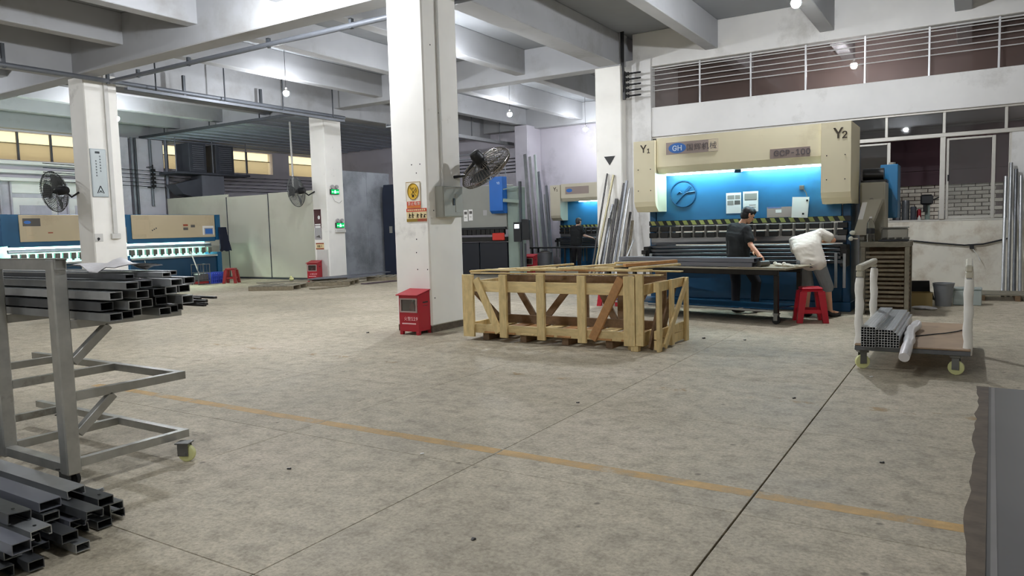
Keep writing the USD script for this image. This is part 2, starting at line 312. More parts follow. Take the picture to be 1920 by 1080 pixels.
mat('cardboard', (164, 142, 92), 0.75, var=0.06); mat('cover_tan', (150, 138, 112), 0.6, var=0.06); flat('carton_dark', (30, 30, 28), 0.8); mat('bucket_grey', (132, 134, 136), 0.45, var=0.08); mat('tin_pale', (172, 182, 178), 0.4, 0.2, var=0.06); flat('cloth_navy', (22, 28, 48), 0.9)
M['clear_plastic'] = usdkit.material(stage, '/World/Looks/clear_plastic', {'p': ('principled_bsdf', {'base_color': (0.95, 0.96, 0.96), 'roughness': 0.06, 'transmission_weight': 1.0, 'ior': 1.3})}, surface='p.BSDF')
pane('box_film', (0.8, 0.8, 0.78), 1.5, 0.1, 0.35, (176, 172, 160))
# frosted clerestory panes: daylight diffuses through
M['frosted'] = usdkit.material(stage, '/World/Looks/frosted', {'t': ('translucent_bsdf', {'color': (0.82, 0.80, 0.74)}), 'r': ('transparent_bsdf', {'color': (0.9, 0.88, 0.8)}), 'm': ('mix_closure', {'fac': 0.72})}, [('t.BSDF', 'm.closure1'), ('r.BSDF', 'm.closure2')], surface='m.closure')

# ------------------------------------------------------------------ lettering
GLYPH = json.loads(r'''{"国":[[[[10,-83],[10,-26],[62,-26],[62,-83],[58,-83],[56,-79],[15,-79],[14,-83]],[[15,-31],[14,-75],[57,-75],[57,-30]]],[[[19,-69],[19,-65],[33,-64],[33,-54],[21,-54],[21,-50],[33,-50],[33,-40],[19,-40],[19,-36],[52,-36],[52,-40],[38,-40],[38,-50],[51,-50],[51,-54],[45,-55],[51,-61],[50,-65],[54,-65],[54,-69]],[[42,-58],[44,-54],[38,-54],[38,-65],[48,-65]]]],"辉":[[[[7,-77],[10,-73],[12,-62],[12,-50],[7,-50],[7,-46],[16,-46],[17,-24],[21,-25],[21,-42],[24,-39],[26,-28],[30,-29],[26,-43],[21,-44],[21,-46],[30,-46],[30,-50],[25,-50],[25,-67],[29,-65],[31,-67],[47,-67],[47,-59],[34,-60],[33,-57],[39,-47],[39,-45],[34,-45],[34,-41],[41,-41],[43,-34],[48,-35],[46,-41],[62,-41],[62,-45],[44,-45],[40,-53],[40,-55],[47,-55],[47,-48],[52,-48],[52,-55],[63,-55],[63,-59],[52,-59],[52,-67],[65,-67],[65,-71],[52,-71],[51,-83],[47,-83],[47,-71],[31,-71],[30,-70],[28,-70],[23,-76],[21,-77],[19,-76],[20,-50],[16,-51],[15,-70],[10,-82],[7,-80]]],[[[32,-39],[32,-27],[64,-27],[64,-39],[60,-39],[60,-31],[36,-31],[36,-39]]],[[[10,-43],[8,-29],[11,-29],[14,-44]]]],"机":[[[[27,-78],[30,-76],[35,-63],[36,-27],[57,-27],[57,-77],[61,-78],[63,-76],[63,-66],[65,-66],[67,-68],[66,-80],[63,-82],[55,-82],[53,-80],[53,-32],[41,-32],[40,-62],[38,-70],[31,-82],[29,-82]]],[[[6,-67],[14,-53],[17,-44],[17,-42],[8,-42],[7,-37],[18,-37],[18,-23],[22,-23],[23,-37],[32,-37],[32,-42],[23,-42],[23,-48],[32,-57],[32,-60],[29,-62],[25,-55],[23,-55],[23,-82],[18,-83],[18,-55],[16,-55],[16,-58],[10,-69],[8,-70]]]],"械":[[[[25,-79],[26,-75],[29,-72],[31,-64],[31,-58],[27,-58],[27,-54],[31,-54],[31,-43],[35,-43],[36,-54],[40,-54],[40,-43],[44,-43],[44,-54],[47,-54],[47,-58],[44,-58],[44,-75],[51,-69],[48,-40],[28,-40],[28,-36],[47,-36],[47,-23],[52,-23],[52,-36],[65,-36],[65,-40],[52,-40],[54,-60],[56,-60],[58,-55],[60,-45],[64,-46],[61,-59],[56,-68],[59,-78],[62,-76],[62,-69],[66,-71],[64,-81],[57,-82],[52,-74],[47,-80],[43,-82],[41,-78],[43,-76],[40,-76],[40,-58],[35,-58],[34,-69],[31,-77],[28,-80]]],[[[54,-27],[58,-25],[63,-32],[59,-34],[57,-29]]],[[[6,-67],[15,-45],[15,-41],[8,-41],[8,-37],[15,-37],[15,-23],[20,-23],[20,-37],[26,-37],[26,-41],[20,-41],[26,-54],[23,-56],[22,-52],[20,-52],[20,-83],[15,-82],[15,-60],[13,-60],[9,-70]]]],"禁":[[[[35,-49],[34,-45],[37,-44],[44,-35],[36,-34],[36,-30],[47,-30],[47,-23],[52,-23],[52,-30],[63,-30],[63,-34],[54,-34],[58,-41],[65,-45],[63,-49],[61,-49],[53,-40],[52,-50],[47,-50],[47,-40],[39,-48]]],[[[8,-66],[8,-62],[64,-62],[64,-66],[39,-66],[39,-80],[35,-83],[25,-83],[24,-80],[34,-78],[34,-66]]],[[[47,-72],[48,-69],[52,-69],[63,-80],[59,-82],[54,-76]]],[[[16,-56],[16,-52],[57,-52],[57,-56]]],[[[7,-47],[17,-35],[9,-34],[9,-30],[19,-30],[19,-23],[24,-23],[24,-30],[33,-30],[33,-34],[25,-34],[34,-41],[32,-45],[24,-40],[24,-50],[19,-50],[19,-41],[11,-49],[8,-49]]],[[[8,-78],[12,-77],[19,-69],[24,-70],[21,-75],[14,-81],[11,-82],[8,-80]]]],"止":[[[[7,-80],[7,-75],[16,-75],[16,-38],[21,-38],[21,-75],[36,-75],[36,-23],[41,-23],[41,-45],[62,-45],[62,-50],[41,-50],[41,-75],[65,-75],[65,-80]]]],"吸":[[[[21,-79],[24,-77],[30,-66],[34,-47],[34,-32],[27,-32],[27,-28],[56,-28],[52,-45],[62,-45],[63,-48],[60,-58],[53,-71],[61,-77],[65,-78],[65,-80],[63,-82],[60,-82],[49,-75],[37,-83],[34,-79],[42,-75],[46,-70],[37,-57],[36,-57],[33,-71],[27,-81],[24,-83],[21,-81]],[[38,-42],[44,-60],[48,-66],[50,-66],[57,-52],[57,-49],[46,-49],[51,-32],[39,-32]]],[[[9,-30],[25,-30],[25,-65],[14,-65],[13,-72],[9,-72]],[[13,-60],[21,-61],[21,-34],[13,-34]]]],"烟":[[[[7,-78],[10,-76],[14,-68],[16,-59],[17,-23],[21,-24],[21,-46],[23,-46],[25,-36],[30,-36],[30,-26],[63,-26],[63,-82],[59,-82],[59,-79],[36,-79],[34,-83],[30,-83],[30,-73],[28,-73],[28,-75],[25,-75],[24,-71],[20,-67],[18,-67],[15,-77],[10,-83],[7,-80]],[[36,-71],[35,-75],[59,-75],[59,-70],[54,-71],[48,-58],[46,-58],[42,-69],[39,-72]],[[36,-44],[45,-44],[45,-33],[48,-33],[48,-44],[57,-44],[57,-48],[48,-48],[48,-52],[55,-62],[57,-68],[59,-68],[59,-30],[35,-30]],[[44,-48],[35,-48],[35,-68],[39,-66],[44,-54]],[[21,-60],[26,-68],[30,-70],[30,-40],[28,-40],[25,-49],[21,-49],[20,-54]]],[[[7,-53],[9,-37],[13,-37],[11,-52],[10,-54]]]],"火":[[[[8,-80],[9,-77],[12,-77],[20,-72],[27,-64],[31,-55],[33,-45],[33,-24],[39,-24],[37,-48],[39,-55],[47,-68],[55,-74],[65,-77],[65,-79],[61,-82],[49,-76],[41,-68],[35,-59],[30,-69],[23,-76],[12,-82]]],[[[49,-55],[57,-36],[61,-37],[62,-40],[56,-52],[53,-56]]],[[[10,-55],[15,-46],[17,-37],[22,-37],[17,-53],[15,-56]]]],"警":[[[[6,-41],[11,-36],[13,-31],[15,-31],[15,-29],[7,-29],[7,-26],[15,-26],[15,-23],[19,-23],[19,-26],[26,-26],[26,-23],[30,-23],[30,-26],[38,-26],[38,-29],[31,-29],[30,-31],[26,-31],[26,-29],[19,-29],[19,-31],[17,-31],[17,-33],[35,-33],[35,-36],[40,-33],[45,-23],[48,-24],[47,-29],[65,-29],[65,-32],[60,-32],[58,-38],[55,-41],[65,-47],[63,-51],[55,-48],[52,-45],[40,-50],[38,-46],[41,-46],[47,-42],[43,-36],[39,-39],[35,-38],[34,-48],[37,-49],[39,-53],[64,-53],[64,-56],[8,-56],[8,-53],[33,-52],[33,-50],[26,-51],[25,-48],[15,-48],[15,-50],[12,-50],[11,-42],[8,-43],[8,-41]],[[46,-33],[47,-36],[52,-39],[55,-32]],[[15,-37],[26,-38],[26,-47],[30,-46],[31,-36]],[[15,-44],[23,-45],[23,-41],[15,-41]]],[[[16,-83],[16,-71],[56,-71],[56,-83],[52,-83],[52,-81],[20,-81],[20,-83]],[[20,-74],[20,-78],[52,-78],[52,-74]]],[[[16,-68],[16,-65],[56,-65],[56,-68]]],[[[16,-62],[16,-59],[56,-59],[56,-62]]]]}''')
def cjk(text, height, depth=0.002, pitch=1.06):
    b = MB(); s = height / 60.0
    for i, ch in enumerate(text):
        for rings in GLYPH[ch]:
            g = trimesh.creation.extrude_polygon(Polygon(rings[0], rings[1:]).buffer(0), depth / s, engine='earcut')
            v = np.array(g.vertices); v[:, 0] += i * 64 * pitch - 4; v[:, 1] += 84 - 0; v = v * s
            b.add(v, g.faces)
    return b
def latin(text, height, depth=0.002, bold=True): return MB().tm(meshkit.text_mesh(text, height, depth, bold))
def on_face(mb, R, at): return mb.xf(R, at)
# ================================================================== the setting
XL, YB, XR, YF = -25.7, 24.3, 6.0, -9.0
ZC = 5.85
YW = 16.3                                                  # window wall
floor = thing('floor', 'grey stained concrete workshop floor cast in square slabs', None, kind='structure')
xs = [-0.95 + 1.63 * k for k in range(-8, 3)]; ys = [3.59 + 1.63 * k for k in range(-4, 6)]
obj('joint_filler', MB().box((xs[0], ys[0], -0.12), (xs[-1], ys[-1], -0.014)), 'joint_dirt', floor)
for i in range(len(xs) - 1):
    for j in range(len(ys) - 1):
        ga = 0.0045 if abs(xs[i] + 0.95) < .01 else 0.002; gb = 0.0045 if abs(xs[i + 1] + 0.95) < .01 else 0.002
        obj('concrete_slab', MB().box((xs[i] + ga, ys[j] + 0.002, -0.1), (xs[i + 1] - gb, ys[j + 1] - 0.002, 0.0), 0.002), 'concrete', floor)
for lo, hi in (((XL - .3, YF - .3), (xs[0] - .004, 26.0)), ((xs[0], ys[-1] + .004), (XR + .3, 26.0)), ((xs[-1] + .004, YF - .3), (XR + .3, ys[-1])), ((xs[0], YF - .3), (xs[-1], ys[0] - .004))):
    obj('concrete_slab', MB().box((*lo, -0.1), (*hi, 0.0)), 'concrete', floor)
# painted lines
ln = thing('floor_line', 'long worn yellow line painted across the concrete floor in the foreground', 'painted line')
for x0, x1 in [(-7.4, -5.86), (-5.84 + .01, -4.21 - .01), (-4.21 + .01, -2.58 - .01), (-2.58 + .01, -0.95 - .012), (-0.95 + .012, 0.68 - .01)]:
    obj('paint_stretch', MB().box((x0, 3.845, 0.0004), (x1, 3.945, 0.0012)), 'line_paint', ln)
ln = thing('floor_line', 'faint broken yellow line almost worn off the floor in front of the wooden crate', 'painted line')
for x0, x1 in [(-8.9, -7.48), (-7.46, -5.85), (-5.83, -4.22), (-4.20, -2.59), (-2.57, -0.97), (-0.93, 0.6)]:
    obj('paint_stretch', MB().box((x0, 6.05, 0.0004), (x1, 6.17, 0.0012)), 'faint_paint', ln)

ceil = thing('ceiling', 'white painted concrete ceiling with deep beams', None, kind='structure')
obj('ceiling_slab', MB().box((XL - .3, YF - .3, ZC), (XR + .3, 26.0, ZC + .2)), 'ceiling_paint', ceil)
GY = [0.6, 8.62, 16.1, 24.0]
for k in range(-3, 12):                                    # secondary beams run away from the camera
    x = -0.07 - 2.35 * k - 0.13
    if x < XL or abs(x + 7.2) < .6 or abs(x + 16.4) < .9 or x > XR: continue
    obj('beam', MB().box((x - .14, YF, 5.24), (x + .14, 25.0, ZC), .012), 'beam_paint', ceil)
for x, w, zb in ((-7.2, .5, 5.14), (-16.35, .55, 4.92), (2.2, .5, 5.14), (XL, .6, 4.98)):
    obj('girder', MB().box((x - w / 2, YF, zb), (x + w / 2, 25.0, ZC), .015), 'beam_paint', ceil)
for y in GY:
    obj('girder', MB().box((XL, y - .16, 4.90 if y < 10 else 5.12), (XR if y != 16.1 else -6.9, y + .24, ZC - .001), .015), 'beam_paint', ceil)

def wall(name, *boxes, m='plaster', label=None):
    b = MB()
    for lo, hi in boxes: b.box(lo, hi)
    return tag(obj(name, b, m), label, kind='structure')
wall('wall_front', ((XL - .3, YF - .3, 0), (XR + .3, YF, ZC)))
wall('wall_east', ((XR, YF, 0), (XR + .3, 26, ZC)))
wall('wall_back', ((XL, YB, 0), (-6.9, YB + .25, ZC)), m='lilac_wall', label='pale grey plaster wall at the far end behind the small press')
wall('wall_side', ((-7.05, YW + .6, 0), (-6.75, YB, ZC)), m='plaster')
# window wall: sill, band, lintel and jamb
ww = thing('wall_right', 'white plastered wall with a sliding window below and a barred opening above', None, kind='structure')
obj('sill_wall', MB().box((-6.75, YW, 0), (XR, YW + .24, 1.36)), 'dirty_wall', ww)
obj('band', MB().box((-6.32, YW - .02, 3.46), (XR, YW + .24, 4.13), .01), 'plaster', ww)
obj('lintel', MB().box((-6.75, YW - .02, 5.06), (XR, YW + .24, ZC), .01), 'plaster', ww)
obj('jamb', MB().box((-6.95, YW - .06, 0), (-6.3, YW + .25, ZC - .6)), 'plaster', ww)
obj('window_pier', MB().box((0.60, YW + .01, 1.36), (1.5, YW + .2, 2.98)), 'plaster', ww)
wo = thing('wall_office', 'white painted brick wall of the room behind the sliding window', None, kind='structure')
obj('backing', MB().box((-6.7, 19.4, 0), (XR, 19.6, 3.5)), 'office_dark', wo)
r0 = random.Random(3)
for row in range(13):                                      # laid bricks seen through the open sash
    z = 1.05 + row * 0.088; x = -2.55 + (row % 2) * 0.13
    while x < 0.45:
        obj('brick', MB().box((x, 19.375 + r0.uniform(-.006, .006), z), (x + .245, 19.41, z + .074), .006), 'brick_white', wo); x += 0.262
obj('partition', MB().box((-6.75, 19.4, 3.6), (XR, 19.5, ZC)), 'maroon_sheet', wo)
obj('floor_deck', MB().box((-6.7, YW + .25, 3.5), (XR, 19.6, 3.6)), 'office_dark', wo)
obj('roller_blind', MB().box((-2.9, 19.30, 2.17), (1.6, 19.36, 3.45)), 'dark_maroon', wo)
obj('blind_rail', MB().box((-2.9, 19.27, 2.50), (1.6, 19.30, 2.53)), 'dark_maroon', wo)

w1 = thing('window_1', 'aluminium sliding window with one sash pushed open over the dirty sill wall', None, kind='structure')
fr = MB()
def wb(x0, x1, z0, z1, y0=YW + .03, y1=YW + .11): obj('frame_bar', MB().box((x0, y0, z0), (x1, y1, z1), .006), 'aluminium', w1)
wb(-6.3, 1.6, 2.955, 3.03, YW + .0, YW + .12); wb(-6.3, 1.6, 3.42, 3.46); wb(-6.3, .62, 1.36, 1.40)
for k in range(-2, 6): wb(-0.47 - .98 * k - .025, -0.47 - .98 * k + .025, 3.03, 3.42)
wb(-0.53, -0.44, 1.40, 2.955, YW + .0, YW + .12); wb(.56, .62, 1.40, 2.955)
for a, b in ((-2.45, -1.375), (-0.43, .36)):               # sashes
    wb(a, a + .05, 1.40, 2.93, YW + .05, YW + .08); wb(b - .06, b, 1.40, 2.93, YW + .05, YW + .08)
    wb(a + .05, b - .06, 1.40, 1.455, YW + .05, YW + .08); wb(a + .05, b - .06, 2.89, 2.93, YW + .05, YW + .08)
    obj('pane', MB().box((a + .05, YW + .062, 1.455), (b - .06, YW + .068, 2.89)), 'window_glass', w1)
obj('pane', MB().box((.36, YW + .085, 1.40), (.56, YW + .091, 2.955)), 'window_glass', w1)
obj('pane', MB().box((-6.3, YW + .085, 1.40), (-2.45, YW + .091, 2.955)), 'window_glass', w1)
for k in range(-2, 6):
    x = -0.47 - .98 * k
    obj('pane', MB().box((x - .955, YW + .062, 3.03), (x - .025, YW + .068, 3.42)), 'window_glass', w1)
obj('latch', MB().box((-.40, YW + .03, 2.12), (-.375, YW + .05, 2.24), .004), 'black_rubber', w1)
w2 = thing('window_2', 'dark glazing of the upper room behind the white railing', None, kind='structure')
for k in range(7):
    x = 2.4 - 1.45 * k; obj('pane', MB().box((x - 1.45, YW + .215, 4.13), (x, YW + .222, 5.06)), 'upper_glass', w2)
rl = thing('railing', 'white steel railing of five thin bars across the upper opening', 'railing')
for i in range(8):
    x = .37 - 1.112 * i
    if x > -6.3: obj('post', MB().box((x - .018, YW + .05, 4.13), (x + .018, YW + .085, 5.055), .004), 'rail_white', rl)
for z in (4.52, 4.64, 4.755, 4.87, 4.965): obj('bar', MB().cyl((-6.9, YW + .067, z), (2.5, YW + .067, z), .011, n=8), 'rail_white', rl, smooth=40)
obj('bar', MB().cyl((-6.9, YW + .067, 5.02), (2.5, YW + .067, 5.02), .017, n=8), 'rail_white', rl, smooth=40)

# pillars
def pillar(x0, x1, y0, y1, label, ztop=ZC - .9, m='pillar_paint'):
    p = thing('pillar', label, None, kind='structure')
    obj('shaft', MB().box((x0, y0, 0.09), (x1, y1, ztop), .02), m, p)
    obj('worn_base', MB().box((x0 + .008, y0 + .008, 0), (x1 - .008, y1 - .008, .09)), 'sheet_edge', p)
    return p
pb = pillar(-7.09, -6.45, 8.12, 8.92, 'big white square pillar beside the wooden crate', 5.2)
pillar(-16.60, -16.0, 8.62, 9.34, 'white square pillar behind the steel rack with a grey notice board', 5.0)
pillar(-17.12, -16.5, 15.9, 16.62, 'white square pillar with two green exit lights', 5.2)
pillar(-7.58, -6.92, 15.98, 16.62, 'white pillar with leaning steel profiles at the corner of the window wall', 5.2)
pillar(-14.35, -13.8, 23.3, 24.3, 'grey pillar in the far corner behind the grey folding machine', 5.2, 'lilac_wall')

for x, z in ((-6.72, 2.38), (-6.57, 2.38), (-6.64, 2.26), (-6.68, 1.33), (-6.69, 1.14), (-6.68, .90), (-6.50, .90)): obj('screw_hole', MB().cyl((x, 8.1185, z), (x, 8.122, z), .009, n=8), 'black_rubber', pb)
for y, z in ((8.24, 1.73), (8.43, 3.11), (8.29, 4.03), (8.20, .49)): obj('screw_hole', MB().cyl((-6.4485, y, z), (-6.452, y, z), .010, n=8), 'black_rubber', pb)
# left wall with clerestory panes, ledges and doors
wl = thing('wall_left', 'pale wall on the far left with ledges under a strip of lit windows', None, kind='structure')
obj('lower_wall', MB().box((XL - .3, YF, 0), (XL, 26, 4.03)), 'lilac_wall', wl)
obj('upper_wall', MB().box((XL - .3, YF, 4.93), (XL, 26, ZC)), 'lilac_wall', wl)
for y0, y1 in ((YF, 9.0), (13.75, 16.62), (17.46, 19.1), (21.7, 22.6), (26 - .1, 26)): obj('window_pier', MB().box((XL - .3, y0, 4.03), (XL, y1, 4.93)), 'lilac_wall', wl)
for z, d in ((3.93, .30), (3.66, .22), (3.40, .34)): obj('ledge', MB().box((XL, YF, z - .06), (XL + d, 14.6, z + .05), .01), 'plaster', wl)
for y0, y1 in ((14.55, 15.0), (15.25, 16.3)): obj('pilaster', MB().box((XL, y0, 0), (XL + .5, y1, 5.0), .02), 'lilac_wall', wl)
nb = thing('neighbour_wall', 'pale outer wall of the neighbouring building behind the lit windows', 'building', (0, 0, 0))
obj('facade', MB().box((XL - 2.2, YF, 3.0), (XL - 1.9, 28, 4.72)), 'facade', nb)
obj('coping', MB().box((XL - 2.25, YF, 4.72), (XL - 1.85, 28, 4.77)), 'facade', nb)
for n, spans in enumerate((((9.0, 10.2), (10.2, 11.72), (11.72, 12.72), (12.72, 13.75)), ((16.62, 16.85), (16.85, 17.46)), ((19.1, 20.45), (20.45, 21.7)), ((22.6, 24.2), (24.2, 25.9)))):
    w = thing(f'window_{n + 3}', 'frosted clerestory window glowing yellow high in the left wall', None, kind='structure')
    for y0, y1 in spans:
        obj('pane', MB().box((XL - .16, y0 + .03, 4.05), (XL - .15, y1 - .03, 4.91)), 'frosted', w)
        obj('frame', MB().box((XL - .19, y0 - .02, 4.03), (XL - .1, y0 + .03, 4.93)), 'duct_dark', w); obj('frame', MB().box((XL - .18, y0 + .03, 4.56), (XL - .13, y1 - .03, 4.585)), 'old_wood', w)
for n, (y0, y1) in enumerate(((9.6, 11.05), (11.3, 12.75), (13.0, 14.3))):
    d = thing(f'door_{n + 1}', 'pale panelled door with a transom panel in the left wall', None, kind='structure')
    obj('transom', MB().box((XL, y0 + .06, 2.98), (XL + .05, y1 - .06, 3.36), .01), 'plaster', d)
    obj('door_panel', MB().box((XL, y0 + .06, 0.05), (XL + .05, y1 - .06, 2.84), .01), 'plaster', d)
    for s in (y0, y1 - .05): obj('door_frame', MB().box((XL, s, 0), (XL + .1, s + .05, 3.4), .008), 'lilac_wall', d)
    obj('inset', MB().box((XL + .05, y0 + .25, 1.2), (XL + .07, y1 - .25, 2.6), .008), 'lilac_wall', d)
# ================================================================== lamps and pipes
LN = ['in front of the press brake', 'half hidden behind the big pillar', 'beyond the big pillar to its left', 'beside the left pillar', 'hanging over the folding machine', 'in the far corner room',
      'above the floor left of the big pillar', 'over the foreground', 'far left of the hall', 'behind the camera on the right', 'behind the camera on the left', 'in the upper room behind the railing', 'in the office behind the sliding window']
for ki, ((x, y, z), where) in enumerate(zip(LAMPS, LN)):
    t = thing('hanging_lamp', f'bare white bulb hanging on a thin cord, {where}', 'lamp', (x, y, z), group='bare bulbs under the ceiling')
    obj('bulb', MB().lathe([(0.001, -.075), (.035, -.068), (.062, -.04), (.075, .0), (.068, .028), (.056, .044)], n=20), f'bulb_light_{ki}', t, smooth=True)
    obj('bulb_neck', MB().lathe([(.057, .044), (.045, .05), (.024, .056)], n=20), 'plaster', t, smooth=40)
    obj('lamp_holder', MB().lathe([(.024, .055), (.026, .06), (.026, .12), (.012, .14), (.001, .14)], n=10), 'plaster', t, smooth=30)
    obj('cord', MB().cyl((0, 0, .14), (0, 0, (3.499 if z < 4 else ZC) - z), .005, n=6), 'cable_black', t)
pi = thing('ceiling_pipe', 'grey service pipe crossing under the girder from the left pillar past the big pillar', 'pipe')
obj('pipe_run', MB().tube([(-15.6, 9.0, 4.80), (4.0, 9.0, 4.80)], .045, 10), 'pipe_grey', pi, smooth=40)
for x in (-14.6, -12.9, -10.6, -8.6, -5.6, -3.4): obj('hanger', MB().box((x - .03, 8.97, 4.75), (x + .03, 9.03, 4.91)), 'pipe_dark', pi)
pi = thing('ceiling_pipe', 'grey service pipe running away over the left pillar towards the exit-light pillar', 'pipe')
obj('pipe_run', MB().tube([(-15.72, 1.0, 4.82), (-15.72, 16.0, 4.82)], .05, 10), 'pipe_grey', pi, smooth=40)
for y in (4.0, 7.0, 9.0, 10.8, 13.0): obj('hanger', MB().box((-15.75, y - .03, 4.76), (-15.69, y + .03, 5.22)), 'pipe_dark', pi)
tr = thing('cable_tray', 'thin metal cable tray slung below the ceiling on drop rods', 'cable tray')
obj('tray', MB().box((-15.62, 9.3, 4.66), (-15.52, 15.8, 4.68)).box((-15.63, 9.3, 4.66), (-15.62, 15.8, 4.72)).box((-15.52, 9.3, 4.66), (-15.51, 15.8, 4.72)), 'pipe_grey', tr)
for y in (10.0, 11.8, 13.6, 15.4): obj('drop_rod', MB().cyl((-15.57, y, 4.68), (-15.57, y, 5.845), .016, n=6), 'pipe_dark', tr)
tr = thing('cable_tray', 'metal cable tray hanging on rods over the grey folding machine', 'cable tray')
obj('tray', MB().box((-14.9, 16.9, 4.55), (-14.7, 23.8, 4.60)).box((-14.92, 16.9, 4.55), (-14.9, 23.8, 4.66)).box((-14.7, 16.9, 4.55), (-14.68, 23.8, 4.66)), 'galv', tr)
for y in (17.5, 19.3, 21.2, 23): obj('drop_rod', MB().cyl((-14.8, y, 4.60), (-14.8, y, 5.845), .012, n=6), 'pipe_dark', tr)

# ================================================================== press brakes (front looks to -Y, origin at the front centre on the floor)
def press(label, loc, cream, main):
    t = thing('press_brake', label, 'press brake', loc)
    for s in (-1, 1): obj('side_frame', MB().box((s * 1.60 - .06, .52, 0), (s * 1.60 + .06, 1.55, 2.60), .01), 'press_navy', t)
    obj('ram', MB().box((-1.52, .50, 1.50), (1.52, .62, 2.62), .008), 'press_blue', t)
    obj('bed', MB().box((-1.54, .50, .15), (1.54, .66, 1.02), .008), 'press_navy', t)
    obj('base_plate', MB().box((-1.68, .42, 0), (1.68, 1.5, .15), .01), 'press_navy', t)
    cv = obj('top_cover', MB().prism([(0, 2.905), (0, 2.42), (.09, 2.31), (1.0, 2.31), (1.0, 2.905)], -1.325, 1.295), cream, t)
    for x0, x1, zt, zb in ((-1.72, -1.335, 2.875, 1.67), (1.305, 1.72, 2.90, 1.69)):
        c = obj('cylinder_cover', MB().prism([(-.05, zt), (-.05, zb + .17), (-.01, zb + .09), (.1, zb), (.95, zb), (.95, zt)], x0, x1), cream, t)
        if main:
            for z in (zb + .36, zb + .72): obj('bolt', MB().cyl((x0 + .08, -.056, z), (x0 + .08, -.04, z), .009, n=6).cyl((x1 - .08, -.056, z), (x1 - .08, -.04, z), .009, n=6), 'tool_black', c)
    obj('lettering', on_face(latin('Y', .125), FACE_MY, (-1.60, -.051, 2.68)), 'lettering_dark', t, label='dark letter Y with a small 1')
    obj('lettering', on_face(latin('1', .075), FACE_MY, (-1.485, -.051, 2.665)), 'lettering_dark', t)
    obj('lettering', on_face(latin('Y', .15), FACE_MY, (1.47, -.051, 2.66)), 'lettering_dark', t, label='dark letter Y with a small 2')
    obj('lettering', on_face(latin('2', .10), FACE_MY, (1.585, -.051, 2.655)), 'lettering_dark', t)
    if main:
        pl = obj('name_plate', MB().box((-1.15, -.008, 2.615), (-.27, -.001, 2.815)), 'plate_pink', t)
        obj('logo_oval', MB().lathe([(.001, 0), (.135, 0), (.135, .003), (.001, .003)], n=32).xf(FACE_MY @ np.diag([1.12, .62, 1]), (-.955, -.008, 2.715)), 'logo_blue', pl)
        obj('logo_letters', on_face(latin('GH', .085), FACE_MY, (-1.045, -.0112, 2.672)), 'logo_white', pl)
        obj('end_plate', MB().box((-.425, -.0095, 2.62), (-.272, -.0081, 2.81)), 'plate_shine', pl)
        obj('lettering', on_face(cjk('国辉机械', .115), FACE_MY, (-.80, -.0085, 2.655)), 'lettering_grey', pl)
        pl = obj('model_plate', MB().box((.55, -.008, 2.425), (1.14, -.001, 2.575)), 'plate_taupe', t)
        obj('lettering', on_face(latin('GCP-100', .085), FACE_MY, (.60, -.0085, 2.462)), 'lettering_grey', pl)
        ring = MB().tube([(-1.03 + .225 * math.cos(a), .488, 1.965 + .225 * math.sin(a)) for a in np.linspace(0, 2 * math.pi, 41)[:-1]], .012, 6, True)
        em = obj('emblem', ring, 'press_navy', t, smooth=40, label='round raised emblem with a bent arrow')
        obj('arrow', MB().tube([(-1.16, .488, 1.80), (-1.04, .488, 1.93), (-.97, .488, 1.985), (-.81, .488, 2.0)], .012, 6).bar((-1.0, .489, 1.99), (-.90, .489, 2.09), .012, .04).tube([(-1.14, .488, 1.965), (-1.09, .488, 2.01), (-1.055, .488, 1.98)], .013, 6), 'press_navy', em)
        for x0, x1 in ((-1.26, -.08), (.03, 1.24)): obj('light_strip', MB().box((x0, .30, 2.285), (x1, .34, 2.309)), 'led_white', t)
        obj('strip_joint', MB().box((-.08, .26, 2.265), (.03, .36, 2.309), .005), 'press_navy', t)
    else:
        pl = obj('name_plate', MB().box((-1.15, -.008, 2.55), (-.27, -.001, 2.80)), 'plate_taupe', t)
        obj('logo_oval', MB().lathe([(.001, 0), (.1, 0), (.1, .003), (.001, .003)], n=24).xf(FACE_MY @ np.diag([1.12, .62, 1]), (-1.0, -.008, 2.675)), 'logo_blue', pl)
        obj('light_strip', MB().box((-.80, .30, 2.285), (1.24, .34, 2.309)), 'led_far', t)
    # hazard stripes
    hz = obj('hazard_strip', MB().box((-1.66, .485, 1.425), (1.66, .499, 1.505)), 'hazard_black', t)
    st = MB(); x = -1.64
    while x < 1.58:
        st.prism([(x, 1.502), (x + .075, 1.502), (x + .115, 1.428), (x + .04, 1.428)], .4825, .485, axis=1); x += .148
    obj('stripe', st, 'hazard_yellow', hz)
    n = 16
    for i in range(n):
        x = -1.55 + i * 3.1 / (n - 1)
        c = obj('tool_clamp', MB().box((x - .073, .40, 1.315), (x + .073, .498, 1.405), .008).box((x - .073, .38, 1.205), (x + .073, .498, 1.295), .008), 'tool_black', t)
        if i < n - 1: obj('clamp_stud', MB().box((x + .088, .42, 1.21), (x + .118, .498, 1.40), .004).box((x + .09, .405, 1.30), (x + .116, .42, 1.33)), 'tool_grey', c)
    obj('punch', MB().prism([(.43, 1.21), (.485, 1.21), (.485, 1.13), (.462, 1.085), (.448, 1.085), (.43, 1.13)], -1.6, 1.6), 'punch_steel', t)
    for y, z, h in ((.32, 1.045, .05), (.25, .985, .05), (.21, .925, .05), (.17, .865, .05), (.15, .80, .055)): obj('die_rail', MB().box((-1.60, y, z - h / 2), (1.60, .499 if y > .3 else y + .14, z + h / 2), .007), 'die_steel', t)
